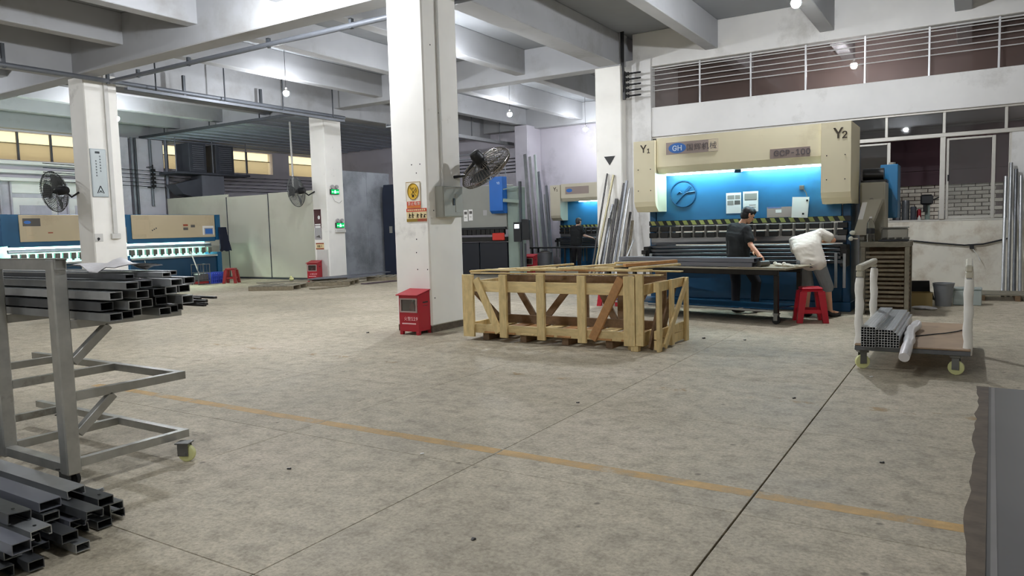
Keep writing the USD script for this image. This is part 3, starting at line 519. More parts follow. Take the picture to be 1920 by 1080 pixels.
    for s in (-1, 1): obj('support_arm', MB().box((s * 1.5 - .022, .12, .40), (s * 1.5 + .022, .15, .94), .004).box((s * 1.62 - .022, .12, .40), (s * 1.62 + .022, .15, .94), .004), 'galv', t); obj('rail_bracket', MB().box((s * 1.60 - .05, .17, .72), (s * 1.60 + .05, .515, 1.06), .01).box((s * 1.62 - .04, .10, .93), (s * 1.62 + .04, .2, 1.0), .005), 'tool_black', t)
    return t
PB = press('big blue and cream press brake marked Y1, Y2 and GCP-100 with lit strip', (-3.25, 12.03, 0), 'press_cream', True)
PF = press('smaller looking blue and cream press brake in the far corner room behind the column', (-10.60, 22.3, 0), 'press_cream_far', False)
for s in range(4): obj('vent_slot', MB().box((-1.05 + s * .13, .492, .25), (-1.0 + s * .13, .499, .80), .004), 'tool_grey', PF)

# papers and bag on the main press (ram face at y = 12.53)
def sheet(name, label, x0, x1, z0, z1, y, marks, cat='paper', group=None, m='paper'):
    t = thing(name, label, cat, ((x0 + x1) / 2, y, (z0 + z1) / 2), group=group); w, h = (x1 - x0) / 2, (z1 - z0) / 2
    obj('sheet', MB().box((-w, -.003, -h), (w, -.0005, h)), m, t)
    for a, b, c, d, mm in marks: obj('print', MB().box((-w + 2 * w * a, -.0045, -h + 2 * h * c), (-w + 2 * w * b, -.0031, -h + 2 * h * d)), mm, t)
    return t
sheet('posted_sheet', 'left printed sheet with four small pictures taped to the blue press', -3.53, -3.28, 1.60, 1.945, 12.525, [(.08, .55, .68, .88, 'paper_print'), (.6, .94, .68, .88, 'paper_print'), (.08, .5, .4, .62, 'paper_print'), (.56, .94, .42, .62, 'paper_dark')])
sheet('posted_sheet', 'right printed sheet with one large picture taped to the blue press', -3.25, -3.0, 1.62, 1.955, 12.525, [(.1, .92, .6, .9, 'paper_print'), (.12, .9, .56, .6, 'paper_dark'), (.4, .85, .3, .34, 'paper_print'), (.4, .85, .2, .23, 'paper_print')])
sheet('posted_sheet', 'wide pinkish notice strip stuck low on the blue press', -2.86, -2.40, 1.51, 1.68, 12.525, [(.02, .5, .9, .97, 'logo_blue'), (.3, .5, .45, .75, 'paper')], m='plate_pink')
t = thing('hanging_folder', 'white folder hanging from a hook on the blue press', 'folder', (-2.33, 12.48, 1.66))
obj('folder', MB().prism([(-.135, -.16), (.11, -.17), (.135, .16), (-.12, .17)], -.012, .012, axis=1), 'paper', t)
obj('clip', MB().box((.09, -.02, .09), (.12, -.0121, .12)).box((.03, -.02, -.12), (.06, -.0121, -.09)), 'black_paint', t)
obj('hook', MB().tube([(.10, .0, .16), (.08, .015, .24), (.03, .025, .30)], .008, 6).box((-.02, .012, .28), (.05, .049, .35), .004), 'tool_grey', t)

# control cabinet, console
t = thing('control_cabinet', 'beige control cabinet at the right end of the press brake', 'cabinet', (-1.32, 12.88, 0))
obj('body', MB().box((-.19, 0, .62), (.17, .55, 2.02), .01), 'cabinet_beige', t)
obj('stand', MB().box((-.17, .03, 0), (.15, .5, .62), .01), 'press_navy', t)
obj('door_edge', MB().box((-.17, -.008, .66), (.15, -.001, 1.98), .003), 'cabinet_beige', t)
obj('round_lock', MB().cyl((-.02, -.02, 1.74), (-.02, -.008, 1.74), .035, n=16), 'panel_grey', t, smooth=40)
obj('pump_motor', MB().cyl((-.17, .25, 2.15), (.13, .25, 2.15), .10, n=18).box((-.19, .1, 2.021), (.18, .42, 2.06), .005), 'tool_black', t, smooth=40)
obj('oil_tank', MB().box((.04, .6, 1.45), (.30, 1.1, 2.32), .01), 'press_blue', t)
obj('filler_cap', MB().cyl((.20, .75, 2.321), (.20, .75, 2.36), .05, n=14), 'panel_grey', t)
t = thing('operator_console', 'slanted beige operator console with a white label beside the cabinet', 'console', (-1.36, 12.42, 0))
obj('housing', MB().prism([(-.19, 1.20), (.02, 1.20), (.21, 1.74), (-.03, 1.74)], 0, .30, axis=1), 'cabinet_beige', t)
obj('label_plate', MB().prism([(-.12, 1.44), (-.05, 1.44), (.01, 1.70), (-.06, 1.70)], -.006, -.001, axis=1), 'paper', t)
obj('swing_arm', MB().bar((-.07, .15, 1.16), (-.07, .445, 1.16), .06, .06, .005).bar((-.07, .15, 1.12), (-.07, .15, 1.20), .06, .06), 'panel_grey', t)
single('work_glove', MB().ico((-1.55, 12.40, 1.24), .045, 2, (1, .7, .8)).ico((-1.57, 12.38, 1.15), .04, 2, (.9, .7, .9)).bar((-1.55, 12.39, 1.15), (-1.47, 12.39, 1.145), .025, .02, .008), 'glove_white', 'white work glove caught on the lower edge of the operator console', 'glove', smooth=True)

# ================================================================== shearing machines on the left (front looks to +X)
def shear(label, y0, y1, mark):
    t = thing('shearing_machine', label, 'shearing machine', (-20.4, (y0 + y1) / 2, 0)); h = (y1 - y0) / 2
    for s in (-1, 1): obj('side_frame', MB().prism([(-1.5, 0), (0.02, 0), (.02, .95), (-.80, .95), (-.80, 1.30), (.03, 1.34), (.03, 2.13), (-1.5, 2.13)], 0, .16, axis=1).xf(None, (0, (h - .16) * s if s > 0 else -h, 0)), 'shear_blue', t)
    obj('beam_face', MB().box((-.12, -h + .17, 1.30), (-.02, h - .17, 2.13), .008), 'shear_blue', t)
    fp = obj('front_panel', MB().box((-.02, -h + (.42 if mark else .27), 1.43), (.012, h - .18, 2.12), .006), 'shear_cream', t)
    obj('back_guard', MB().box((-.62, -h + .17, .8), (-.58, h - .17, 1.45)), 'guard_pale', t)
    obj('light_strip', MB().box((-.30, -h + .25, 1.36), (-.24, h - .25, 1.385)), 'led_green', t)
    obj('blade_beam', MB().bar((-.22, -h + .2, 1.19), (-.22, h - .2, 1.19), .10, .06, .01, up=(1, 0, .3)), 'galv', t)
    n = 12
    for i in range(n):
        y = -h + .32 + i * (2 * h - .64) / (n - 1)
        obj('hold_down', MB().box((-.20, y - .065, .95), (-.10, y + .065, 1.12), .012).cyl((-.15, y, .91), (-.15, y, .96), .03, n=10), 'tool_grey', t)
    obj('work_table', MB().box((-.50, -h + .17, .82), (.06, h - .17, .88), .008), 'galv_light', t)
    obj('apron', MB().box((-.10, -h + .17, .05), (-.02, h - .17, .82), .008), 'shear_navy', t)
    obj('foot_rail', MB().box((-.05, -h, 0), (.06, h, .045), .004), 'galv_light', t)
    return t, h, fp
def onx(mb, y, z, x=.0125): return on_face(mb, FACE_PX, (x, y, z))
def chip(parent, y0, y1, z0, z1, m, x=.0125, name='label_plate'): return obj(name, MB().box((x, y0, z0), (x + .002, y1, z1)), m, parent)
S1, h, fp = shear('left blue shearing machine with a cream front plate, partly behind the pillar', 8.72, 11.62, True)
chip(fp, -.95, -.53, 1.83, 2.03, 'paper_dark', name='name_plate'); obj('logo_oval', MB().lathe([(.001, 0), (.07, 0), (.07, .003), (.001, .003)], n=20).xf(FACE_PX @ np.diag([1.2, .6, 1]), (.0146, -.84, 1.93)), 'logo_blue', fp)
chip(fp, -.88, -.72, 1.62, 1.80, 'paper_tan'); obj('warning_triangle', onx(MB().prism([(-.05, -.04), (.05, -.04), (0, .05)], 0, .001, axis=2), -.80, 1.72, .0146), 'shear_cream', fp)
chip(fp, -.88, -.70, 1.50, 1.58, 'paper_tan'); chip(fp, -.36, -.24, 1.64, 1.67, 'poster_rust')
S2, h, fp = shear('right blue shearing machine with a cream front plate next to the red stool', 11.80, 14.98, False)
chip(fp, -1.28, -.80, 1.56, 1.98, 'paper_tan', name='drawing_sheet'); obj('drawing_line', MB().box((.0146, -1.18, 1.70), (.0152, -.92, 1.71)).box((.0146, -1.18, 1.90), (.0152, -.92, 1.91)).box((.0146, -1.18, 1.70), (.0152, -1.17, 1.91)).box((.0146, -.93, 1.70), (.0152, -.92, 1.91)), 'shear_cream', fp)
chip(fp, -.90, -.70, 1.44, 1.56, 'paper_tan')
for y in (-.72, -.66, -.60): chip(fp, y, y + .04, 1.66 + (y + .7) * .5, 1.70 + (y + .7) * .5, 'paper_dark')
chip(fp, .30, .46, 1.78, 1.84, 'poster_rust'); chip(fp, .30, .46, 1.66, 1.74, 'paper_dark'); chip(fp, .56, .70, 1.74, 1.82, 'paper_dark')
wp = chip(fp, .96, 1.36, 1.50, 1.78, 'paper', name='notice_board'); obj('blue_form', MB().box((.0146, 1.02, 1.50), (.016, 1.33, 1.72)), 'poster_grey', wp); obj('form_print', MB().box((.0161, 1.05, 1.53), (.017, 1.31, 1.69)), 'logo_blue', wp)
t = thing('controller_box', 'pale electric control box with a dark lower panel between the two shearing machines', 'control box', (-20.34, 11.56, 0))
obj('upper_box', MB().box((0, -.12, 1.78), (.25, .14, 2.14), .01), 'cabinet_beige', t); lb = obj('lower_box', MB().box((0, -.12, 1.34), (.27, .17, 1.775), .01), 'panel_grey', t)
obj('dark_panel', MB().box((.271, -.02, 1.38), (.277, .11, 1.72)), 'black_paint', lb); obj('motor', MB().cyl((.12, -.10, 2.2), (.12, .13, 2.2), .06, n=14), 'folder_green', t, smooth=40); obj('post', MB().box((.06, -.03, 0), (.12, .03, 1.34)), 'shear_navy', t)
b = MB(); cl = np.random.RandomState(2)
P = [( -20.30 + .05 * math.sin(u * 5 + v * 3) * v, 15.02 + .26 * (u - .5) * (1 + .5 * v) + .06 * v, 1.73 - .72 * v - .06 * abs(math.sin(u * 7)) * v) for v in np.linspace(0, 1, 9) for u in np.linspace(0, 1, 9)]
gv = np.array(P); q = []
for i in range(8):
    for j in range(8): a = i * 9 + j; q += [[a, a + 1, a + 10], [a, a + 10, a + 9]]
b.add(gv, q); b.add(gv + V(-.05, 0, 0), np.array(q)[:, ::-1])
rim = [j for j in range(9)] + [i * 9 + 8 for i in range(1, 9)] + [72 + j for j in range(7, -1, -1)] + [i * 9 for i in range(7, 0, -1)]
b.add(np.vstack([gv[rim], gv[rim] + V(-.05, 0, 0)]), [f for k in range(len(rim)) for f in ([k, (k + 1) % len(rim), len(rim) + k], [(k + 1) % len(rim), len(rim) + (k + 1) % len(rim), len(rim) + k])])
single('hanging_jacket', b, 'cloth_navy', 'dark jacket hanging on the end of the right shearing machine', 'jacket', smooth=50)

# ================================================================== grey folding machine behind the big pillar
t = thing('folding_machine', 'grey sheet folding machine with black lower doors behind the big pillar', 'folding machine', (-13.4, 18.5, 0))
obj('body', MB().box((-2.2, .06, 1.42), (1.62, .5, 2.76), .01), 'folder_grey', t)
for s in range(22): obj('tool_segment', MB().box((-2.1 + s * .168, -.06, 1.27), (-1.95 + s * .168, .06, 1.43), .008), 'tool_black', t)
obj('upper_bar', MB().box((-2.2, -.02, 1.43), (1.62, .06, 1.50), .006), 'black_paint', t); obj('lower_bar', MB().box((-2.2, -.08, 1.06), (1.66, .3, 1.20), .008), 'tool_black', t)
for x0, x1 in ((-2.2, -.66), (-.62, .62), (.66, 1.64)): obj('lower_door', MB().box((x0, 0, .05), (x1, .12, 1.04), .008), 'folder_black', t)
obj('end_panel', MB().box((1.66, .05, 0), (2.02, .5, 2.68), .01), 'folder_green', t)
cb = obj('drive_cover', MB().prism([(-.20, 2.98), (-.20, 1.98), (-.1, 1.90), (.05, 1.90), (.05, 2.98)], 1.20, 1.66), 'folder_blue', t, label='tall blue drive cover')
obj('mark', on_face(latin('Y2', .06), FACE_MY, (1.46, -.2015, 2.76)), 'logo_white', cb)
obj('guard', MB().box((1.22, -.16, 1.10), (1.64, -.085, 1.32), .02), 'guard_red', t, label='red guard')
obj('top_pipe', MB().tube([(1.3, .2, 2.76), (1.3, .2, 3.6), (-1.2, .2, 3.6)], .02, 6).tube([(1.5, .25, 2.76), (1.5, .25, 3.75), (-1.2, .25, 3.75)], .015, 6), 'pipe_grey', t)
for (x0, x1, z0, z1, mm, lab) in ((-.20, -.06, 1.72, 2.02, 'plate_taupe', 'faded'), (.05, .20, 1.70, 2.05, 'paper', 'left white'), (.24, .39, 1.72, 2.06, 'paper', 'right white'), (.78, .92, 1.86, 2.02, 'poster_grey', 'grey small')):
    s = sheet('posted_sheet', f'{lab} sheet stuck on the grey folding machine', -13.4 + x0, -13.4 + x1, z0, z1, 18.557, [(.15, .85, .6, .85, 'paper_dark'), (.2, .7, .3, .36, 'paper_print')] if mm == 'paper' else [], m=mm)
t = thing('control_pedestal', 'dark control pedestal with a lit white screen beside the folding machine', 'control pedestal', (-11.15, 18.28, 0))
obj('post', MB().box((-.02, 0, 0), (.05, .07, 2.8), .005), 'pipe_dark', t); obj('arm', MB().bar((-.585, .06, 2.28), (.0, .06, 2.22), .08, .10, .01).bar((-.585, .06, 2.60), (0, .06, 2.66), .03, .03), 'folder_green', t)
bx = obj('panel_box', MB().box((-.20, -.05, 1.05), (.05, .0, 1.62), .01).box((.06, -.02, 1.1), (.30, .1, 1.70), .02), 'black_paint', t); obj('screen', MB().box((-.16, -.056, 1.44), (.0, -.0505, 1.56)), 'screen_white', bx)
obj('foot_pedal_post', MB().box((.12, .0, .2), (.17, .05, 1.0)).box((-.1, -.1, 0), (.25, .2, .04)), 'pipe_dark', t)

# ================================================================== partitions
for i, (x0, x1, zt, lab) in enumerate(((-24.95, -21.52, 2.86, 'left'), (-21.44, -19.35, 2.76, 'middle'), (-19.34, -17.3, 2.79, 'right'))):
    t = thing('partition_panel', f'tall cream partition panel, the {lab} one of three left of the exit-light pillar', 'partition panel', ((x0 + x1) / 2, 16.1 if i else 16.2, 0)); w = (x1 - x0) / 2
    obj('board', MB().box((-w, -.02, .06), (w, .04, zt), .006), 'partition_cream', t); obj('foot_rail', MB().box((-w, -.015, 0), (w, .035, .06)), 'pipe_dark', t)
    if i: obj('edge_post', MB().box((-w - .035, -.03, 0), (-w - .001, .05, zt), .004), 'pipe_dark', t)
for i, (y0, y1) in enumerate(((16.65, 17.75), (17.76, 18.85))):
    single('metal_sheet', MB().box((-16.64, y0, 0.0), (-16.60, y1, 3.38), .005), 'sheet_grey', f'{("near", "far")[i]} grey stained sheet panel right of the exit-light pillar', 'metal sheet')
t = thing('steel_locker', 'tall dark navy steel locker left of the big pillar', 'locker', (-16.52, 18.4, 0))
obj('body', MB().prism([(0, 0), (.62, 0), (.62, 2.98), (.06, 2.98), (0, 2.7)], 0, .6, axis=1), 'navy_sheet', t); obj('name_tag', MB().box((.25, -.006, 1.4), (.38, -.0005, 1.62)), 'folder_grey', t)

# dark suspended sheet ceiling over the partitioned corner
t = thing('sheet_canopy', 'dark grey suspended sheet ceiling over the partitioned corner at the far left', 'canopy', (0, 0, 0))
obj('sheeting', MB().box((XL + .02, 15.55, 5.04), (-16.45, YB - .05, 5.07)), 'canopy', t)
for k in range(13): obj('rib', MB().box((XL + .6 + k * .68, 15.56, 5.0), (XL + .66 + k * .68, YB - .06, 5.039)), 'canopy', t)
for x in (-24.0, -21.5, -19.0): obj('drop_rod', MB().cyl((x, 15.62, 5.07), (x, 15.62, ZC), .02, n=6), 'pipe_dark', t)
obj('edge_angle', MB().box((XL + .02, 15.52, 5.0), (-16.45, 15.55, 5.09)).box((-16.45, 15.52, 5.0), (-16.42, YB - .05, 5.09)), 'pipe_dark', t)
# shelf with parts and a small drill behind the open sash
t = thing('parts_shelf', 'low steel shelf just behind the open window sash', 'shelf', (-.9, 16.85, 0)); obj('shelf_board', MB().box((-.75, -.2, 1.30), (.75, .2, 1.335), .004), 'galv_dark', t)
for x in (-.7, .7): obj('upright', MB().box((x - .02, -.18, 0), (x + .02, .18, 1.299)), 'galv_dark', t)
for i, (x, r, hh) in enumerate(((-1.29, .075, .43), (-1.13, .07, .46), (-.99, .055, .33), (-.50, .06, .24))): single('steel_drum', MB().lathe([(.001, 0), (r, 0), (r, hh * .92), (r * .9, hh), (.001, hh)], (x, 16.86, 1.336), n=18), ('duct_grey', 'galv_dark', 'duct_dark', 'bucket_grey')[i], f'grey cylindrical part on the shelf behind the open sash, {("first", "second", "third", "fourth")[i]} from the left', 'cylinder', 'cylinders on the shelf behind the sash', smooth=40)
t = thing('bench_drill', 'dark green bench drill on the shelf behind the open sash', 'drill', (-.75, 16.9, 1.336)); obj('column', MB().cyl((0, .06, 0), (0, .06, .5), .045, n=12), 'folder_green', t, smooth=40)
obj('drill_head', MB().box((-.12, -.1, .36), (.10, .12, .56), .03).cyl((-.04, -.05, .22), (-.04, -.05, .36), .03, n=10).cyl((.1, -.02, .45), (.2, -.02, .50), .015, n=6), 'black_paint', t); obj('drill_base', MB().box((-.09, -.1, 0), (.09, .12, .03), .005), 'black_paint', t)
single('white_bottle', MB().lathe([(.001, 0), (.03, 0), (.03, .1), (.012, .13), (.012, .15), (.001, .15)], (-.88, 16.72, 1.336), n=12), 'conduit', 'small white bottle on the shelf behind the open sash', 'bottle', smooth=40)
single('red_canister', MB().lathe([(.001, 0), (.04, 0), (.04, .24), (.02, .28), (.001, .28)], (-.90, 16.98, 1.336), n=12), 'fire_red', 'red canister on the shelf behind the bottle', 'canister', smooth=40)
# ================================================================== wooden crate with loose planks
t = thing('wooden_crate', 'open pine crate frame on skids in the middle of the floor', 'crate', (0, 0, 0))
YFc, YBc = 7.80, 8.72
rc = random.Random(11)
for i, (x, w) in enumerate(((-5.56, .17), (-5.02, .11), (-4.47, .11), (-3.91, .11), (-3.30, .14))):
    obj('post', MB().box((x - w / 2, YFc - .045, .06 if i else .05), (x + w / 2, YFc - .003, .865 + rc.uniform(-.01, .01)), .004), 'pine', t)
obj('post', MB().box((-3.22, YFc - .045, .07), (-3.13, YFc + .0, .88), .004), 'pine', t)
obj('rail', MB().box((-5.64, YFc, .64), (-3.2, YFc + .04, .775), .004), 'pine_long', t); obj('rail', MB().box((-5.64, YFc, .10), (-3.2, YFc + .04, .215), .004), 'pine_long', t)
obj('brace', MB().bar((-5.44, YFc - .02, .81), (-5.10, YFc - .02, .12), .035, .10, .004, up=(0, 0, 1)), 'pine', t)
obj('brace', MB().bar((-3.40, YFc - .022, .84), (-3.78, YFc - .022, .11), .04, .10, .004), 'pine_brown', t)
for i, x in enumerate((-5.60, -5.02, -4.36, -3.80, -3.28)): obj('post', MB().box((x - .07, YBc, .12), (x + .07, YBc + .04, .86), .004), 'pine_old', t)
obj('rail', MB().box((-5.66, YBc - .042, .66), (-3.2, YBc - .002, .80), .004), 'pine_old', t); obj('rail', MB().box((-5.66, YBc - .042, .12), (-3.2, YBc - .002, .24), .004), 'pine_old', t)
for a, b_ in ((-5.5, -5.12), (-4.45, -4.95), (-4.2, -3.9), (-3.4, -3.72)): obj('brace', MB().bar((a, YBc + .02, .78), (b_, YBc + .02, .2), .035, .09, .003), 'pine_old', t)
for x in (-5.64, -3.19):
    obj('end_rail', MB().box((x - .02, YFc + .045, .64), (x + .02, YBc - .05, .76), .004), 'pine', t); obj('end_rail', MB().box((x - .02, YFc + .045, .10), (x + .02, YBc - .05, .21), .004), 'pine', t)
obj('brace', MB().bar((-5.60, YFc + .1, .70), (-5.60, YBc - .1, .16), .03, .09, .003), 'pine_old', t)
for i in range(9):
    x = -5.5 + i * .27; obj('floor_board', MB().obox((x, (YFc + YBc) / 2, .115), (.19, YBc - YFc + .02, .022), Rz(rc.uniform(-.06, .06)), .003), 'pine_brown' if i % 3 else 'pine', t)
for x in (-5.36, -4.79, -4.19, -3.60, -3.32): obj('skid', MB().box((x - .045, YFc + .06, 0), (x + .045, YBc, .095), .005), 'pine_old' if x < -3.4 else 'pine', t)
obj('end_skid', MB().box((-3.29, YFc - .03, 0), (-3.20, YFc + .05, .095), .004), 'pine', t)
t = thing('crate_end_frame', 'loose pine end frame with a diagonal brace standing at the right end of the crate', 'crate frame', (0, 0, 0))
xe = -2.98
for y in (7.87, 8.28, 8.80): obj('post', MB().box((xe - .02, y - .045, 0.0 if y != 8.28 else .02), (xe + .02, y + .045, .80 if y < 8.8 else .79), .004), 'pine', t)
for z0, z1 in ((.68, .79), (.02, .13), (.14, .24)): obj('rail', MB().box((xe - .055, 7.84, z0), (xe - .022, 8.84, z1), .004), 'pine', t)
obj('brace', MB().bar((xe + .035, 8.74, .76), (xe + .035, 7.95, .05), .028, .085, .004), 'pine', t)
for i, (y, z, a) in enumerate(((8.1, .35, .9), (8.5, .45, -.8))): obj('inner_board', MB().bar((xe - .12 - .05 * i, y - .2, .02), (xe - .09, y + .15, .74), .03, .09, .003), 'pine_old', t)
# loose planks, a heap lying flat across the crate top
PL = [((-5.62, 7.92), (-5.02, 8.15)), ((-5.45, 8.35), (-4.70, 8.6)), ((-5.32, 7.86), (-4.62, 7.84)), ((-5.02, 8.08), (-4.35, 8.45)), ((-4.82, 7.83), (-4.22, 7.88)), ((-4.50, 8.30), (-3.78, 8.15)), ((-4.32, 7.98), (-3.80, 8.5)),
      ((-4.20, 7.80), (-3.55, 7.90)), ((-3.92, 8.42), (-3.25, 8.25)), ((-3.85, 8.05), (-3.3, 8.35)), ((-3.75, 7.88), (-3.06, 7.84)), ((-3.42, 7.92), (-2.95, 8.36)), ((-3.30, 7.80), (-2.86, 8.22)), ((-3.62, 8.1), (-3.0, 8.5))]
WHERE = ['at the far left end of the heap', 'second from the left, at the back', 'along the front edge near the left end', 'slanting backwards, fourth from the left', 'along the front, left of the middle', 'across the middle at the back',
         'slanting in the middle of the heap', 'along the front, right of the middle', 'at the back, right of the middle', 'slanting right of the middle', 'along the front near the right end', 'thick one on top at the right end', 'overhanging the right front corner', 'beneath the top one at the right end']
for i, (a, c) in enumerate(PL):
    z = (.905, .903, .92, .936, .936, .902, .946, .946, .903, .951, .931, .991, .961, 1.0)[i]; dz = (.02, 0, 0, .03, .0, 0, .015, .0, .0, .02, 0, .02, .02, .0)[i]
    single('loose_plank', MB().bar((*a, z - dz * .4), (*c, z + dz), .095, .022 if i != 11 else .035, .003), ('pine', 'pine_long', 'pine_long', 'pine')[i % 4] if i not in (5, 11) else 'pine_brown', f'loose pine plank lying on the crate, {WHERE[i]}', 'plank', 'loose planks on the crate')
obj('top_board', MB().box((-5.58, YFc + .06, .868), (-2.95, YFc + .15, .882), .002).box((-5.58, YBc - .20, .868), (-2.95, YBc - .1, .882), .002), 'pine_long', stage.GetPrimAtPath('/World/wooden_crate'))

# ================================================================== work table with channels
t = thing('work_table', 'low steel work table on casters in front of the press brake', 'table', (-2.28, 10.62, 0), math.radians(-13))
Lt, Dt = 3.0, .80
obj('table_top', MB().box((-Lt, 0, .765), (0.12, Dt, .79), .004), 'cabinet_beige', t)
obj('front_beam', MB().box((-Lt, .0, .69), (0, .05, .764), .004), 'tool_black', t); obj('back_beam', MB().box((-Lt, Dt - .05, .69), (0, Dt, .764), .004), 'tool_black', t)
for x in (-Lt, -.06):
    for y in (0.0, Dt - .06):
        l = obj('leg', MB().box((x, y, .155), (x + .06, y + .06, .69), .005), 'tool_black', t)
        c = obj('caster', MB().cyl((x + .03, y + .005, .055), (x + .03, y + .055, .055), .055, n=16), 'black_rubber', l, smooth=40); obj('fork', MB().box((x + .0, y - .005, .05), (x + .06, y + .0, .155)).box((x, y + .06, .05), (x + .06, y + .065, .155)).box((x - .01, y - .01, .14), (x + .07, y + .07, .156)), 'galv', l)
obj('lower_rail', MB().box((-Lt + .06, 0.0, .165), (-.06, .035, .195), .004), 'galv_light', t); obj('lower_rail', MB().box((-Lt + .06, Dt - .04, .165), (-.06, Dt, .195), .004), 'galv_light', t)
obj('lower_shelf', MB().box((-Lt + .06, .04, .20), (-.06, Dt - .045, .215), .003), 'press_navy', t)
obj('sheet_cover', MB().box((-.75, -.03, .791), (.16, Dt + .05, .797), .002), 'cover_tan', t)
ct, st_ = math.cos(math.radians(-13)), math.sin(math.radians(-13))
def tb(x, y, z): return (-2.28 + x * ct - y * st_, 10.62 + x * st_ + y * ct, z)
k = 0
for row, (z, ys_) in enumerate(((.83, (.10, .24, .38)), (.895, (.12, .26)))):
    for j, y in enumerate(ys_):
        single('steel_channel', MB().hollow(tb(-2.78, y, z), tb(-.40 + .02 * row, y, z), .125, .06, .004), 'channel_grey', f'long grey steel channel on the work table, {("front", "middle", "back")[j]} one of the {("lower", "upper")[row]} layer', 'steel channel', 'grey channels on the work table')
single('steel_roll', MB().cyl(tb(-.325, .10, .842), tb(-.275, .28, .842), .042, n=14), 'tool_grey', 'short dark steel roll at the end of the grey channels', 'roll', smooth=40)
for i, (x, y, lab) in enumerate(((-.13, .30, 'left'), (.04, .22, 'right'))):
    c = V(*tb(x, y, .825)); single('work_glove', MB().ico(c, .05, 2, (1.1, .8, .5)).bar(c + V(.02, .02, 0), c + V(.15, .03, -.01), .035, .025, .01).ico(c + V(-.05, .03, .015), .03, 1).bar(c + V(0, -.03, 0), c + V(.10, -.05, -.01), .03, .022, .008), 'glove_white', f'white work glove on the right end of the work table, the {lab} one', 'glove', 'gloves on the work table', smooth=True)

# ================================================================== plastic stools
def stool(loc, label, m='stool_red', rz=0.2, h=.48, group=None):
    t = thing('plastic_stool', label, 'stool', loc, rz, group)
    b, w0, w1 = MB(), .145, .20
    obj('seat', MB().box((-w0, -w0, h - .035), (w0, w0, h), .016).box((-w0 + .0, -w0 + .0, h - .06), (w0, w0, h - .036), .008), m, t)
    for sx in (-1, 1):
        for sy_ in (-1, 1):
            a = V(sx * (w0 - .028), sy_ * (w0 - .028), h - .055); c = V(sx * (w1 - .025), sy_ * (w1 - .025), .0)
            v = []
            for p, r in ((a, .048), (c + V(0, 0, .0), .038)):
                for dx, dy in ((-1, -1), (1, -1), (1, 1), (-1, 1)): v.append(p + V(dx * r, dy * r, 0))
            f = [[0, 1, 2], [0, 2, 3], [4, 6, 5], [4, 7, 6]] + [q for i in range(4) for q in ([i, 4 + (i + 1) % 4, (i + 1) % 4], [i, 4 + i, 4 + (i + 1) % 4])]
            obj('leg', MB().add(v, np.array(f)[:, ::-1]), m, t)
    for ax in range(2):
        for s in (-1, 1):
            w = (w0 + (w1 - w0) * .66) - .02; p0, p1 = V(-w, s * w, .16), V(w, s * w, .16)
            if ax: p0, p1 = p0[[1, 0, 2]], p1[[1, 0, 2]]
            obj('stretcher', MB().bar(p0, p1, .024, .055, .004), m, t)
    return t
stool((-1.93, 11.10, 0), 'bright red plastic stool beside the work table in front of the man in white', rz=.35, h=.50)
stool((-19.25, 14.45, 0), 'dark red plastic stool by the cream partition at the far left', 'stool_maroon', rz=.6, h=.46)
stool((-5.55, 12.25, 0), 'red plastic stool half hidden behind the wooden crate', rz=.1, h=.48)

# ================================================================== trolley with bundled tubes
t = thing('platform_trolley', 'platform trolley with plywood deck and foam wrapped handle frames', 'trolley', (-.43, 8.6, 0))
obj('deck', MB().box((-.50, -.93, .235), (.45, .95, .25), .004), 'ply', t)
fb = obj('deck_frame', MB().box((-.50, -.93, .19), (.45, -.88, .234), .004).box((-.50, .90, .19), (.45, .95, .234), .004).box((-.50, -.88, .19), (-.45, .90, .234), .004).box((.40, -.88, .19), (.45, .90, .234), .004), 'galv_dark', t)
for x, y, rz in ((-.44, -.84, .5), (.34, -.84, -.2), (-.40, .86, .3), (.33, .86, .0)):
    Rr = Rz(rz)
    cs = obj('caster', MB().lathe([(.001, -.018), (.05, -.02), (.066, -.016), (.068, 0), (.066, .016), (.05, .02), (.001, .018)], n=20, axis=1).xf(Rr, (x, y, .068)), 'caster_yellow', t, smooth=50)
    obj('fork', MB().box((-.03, -.03, .05), (.03, -.026, .16)).box((-.03, .026, .05), (.03, .03, .16)).box((-.045, -.045, .16), (.045, .045, .187), .004).cyl((0, -.034, .068), (0, .034, .068), .012, n=8).xf(Rr, (x, y, 0)), 'caster_steel', cs)
for i, (x, side) in enumerate(((-.475, 'left'), (.425, 'right'))):
    hf = obj('handle_frame', MB().box((x - .02, -.85, .25), (x + .02, -.81, 1.0), .004).box((x - .02, .40, .25), (x + .02, .44, 1.0), .004).box((x - .02, -.85, .955), (x + .02, .44, 1.0), .004), 'galv', t)
    for y0, z1 in ((-.83, .88), (.42, .90)):
        pts = [(x + .004 * math.sin(z * 23 + i), y0 + .004 * math.cos(z * 19), z) for z in np.linspace(.19 if y0 < 0 else .27, z1, 12)]
        obj('foam_sleeve', MB().tube(pts, [.038 + .0035 * math.sin(k * 2.1 + i) for k in range(12)], 12), 'foam', hf, smooth=50)
    obj('top_wrap', MB().box((x - .03, -.865, .945), (x + .03, .455, 1.008), .012).box((x - .028, -.86, .89), (x + .028, -.80, .945), .008).box((x - .028, .39, .91), (x + .028, .45, .945), .008), 'handle_wrap', hf)
single('bent_wire', MB().tube([(-.45, 8.35, .256), (-.33, 8.5, .257), (-.2, 8.62, .262), (-.10, 8.83, .258), (-.06, 8.95, .257)], .006, 6), 'cable_black', 'black bent wire lying on the plywood deck of the trolley', 'wire', smooth=True)
NTH = 'bottom second third fourth fifth sixth seventh eighth ninth tenth eleventh twelfth thirteenth'.split()
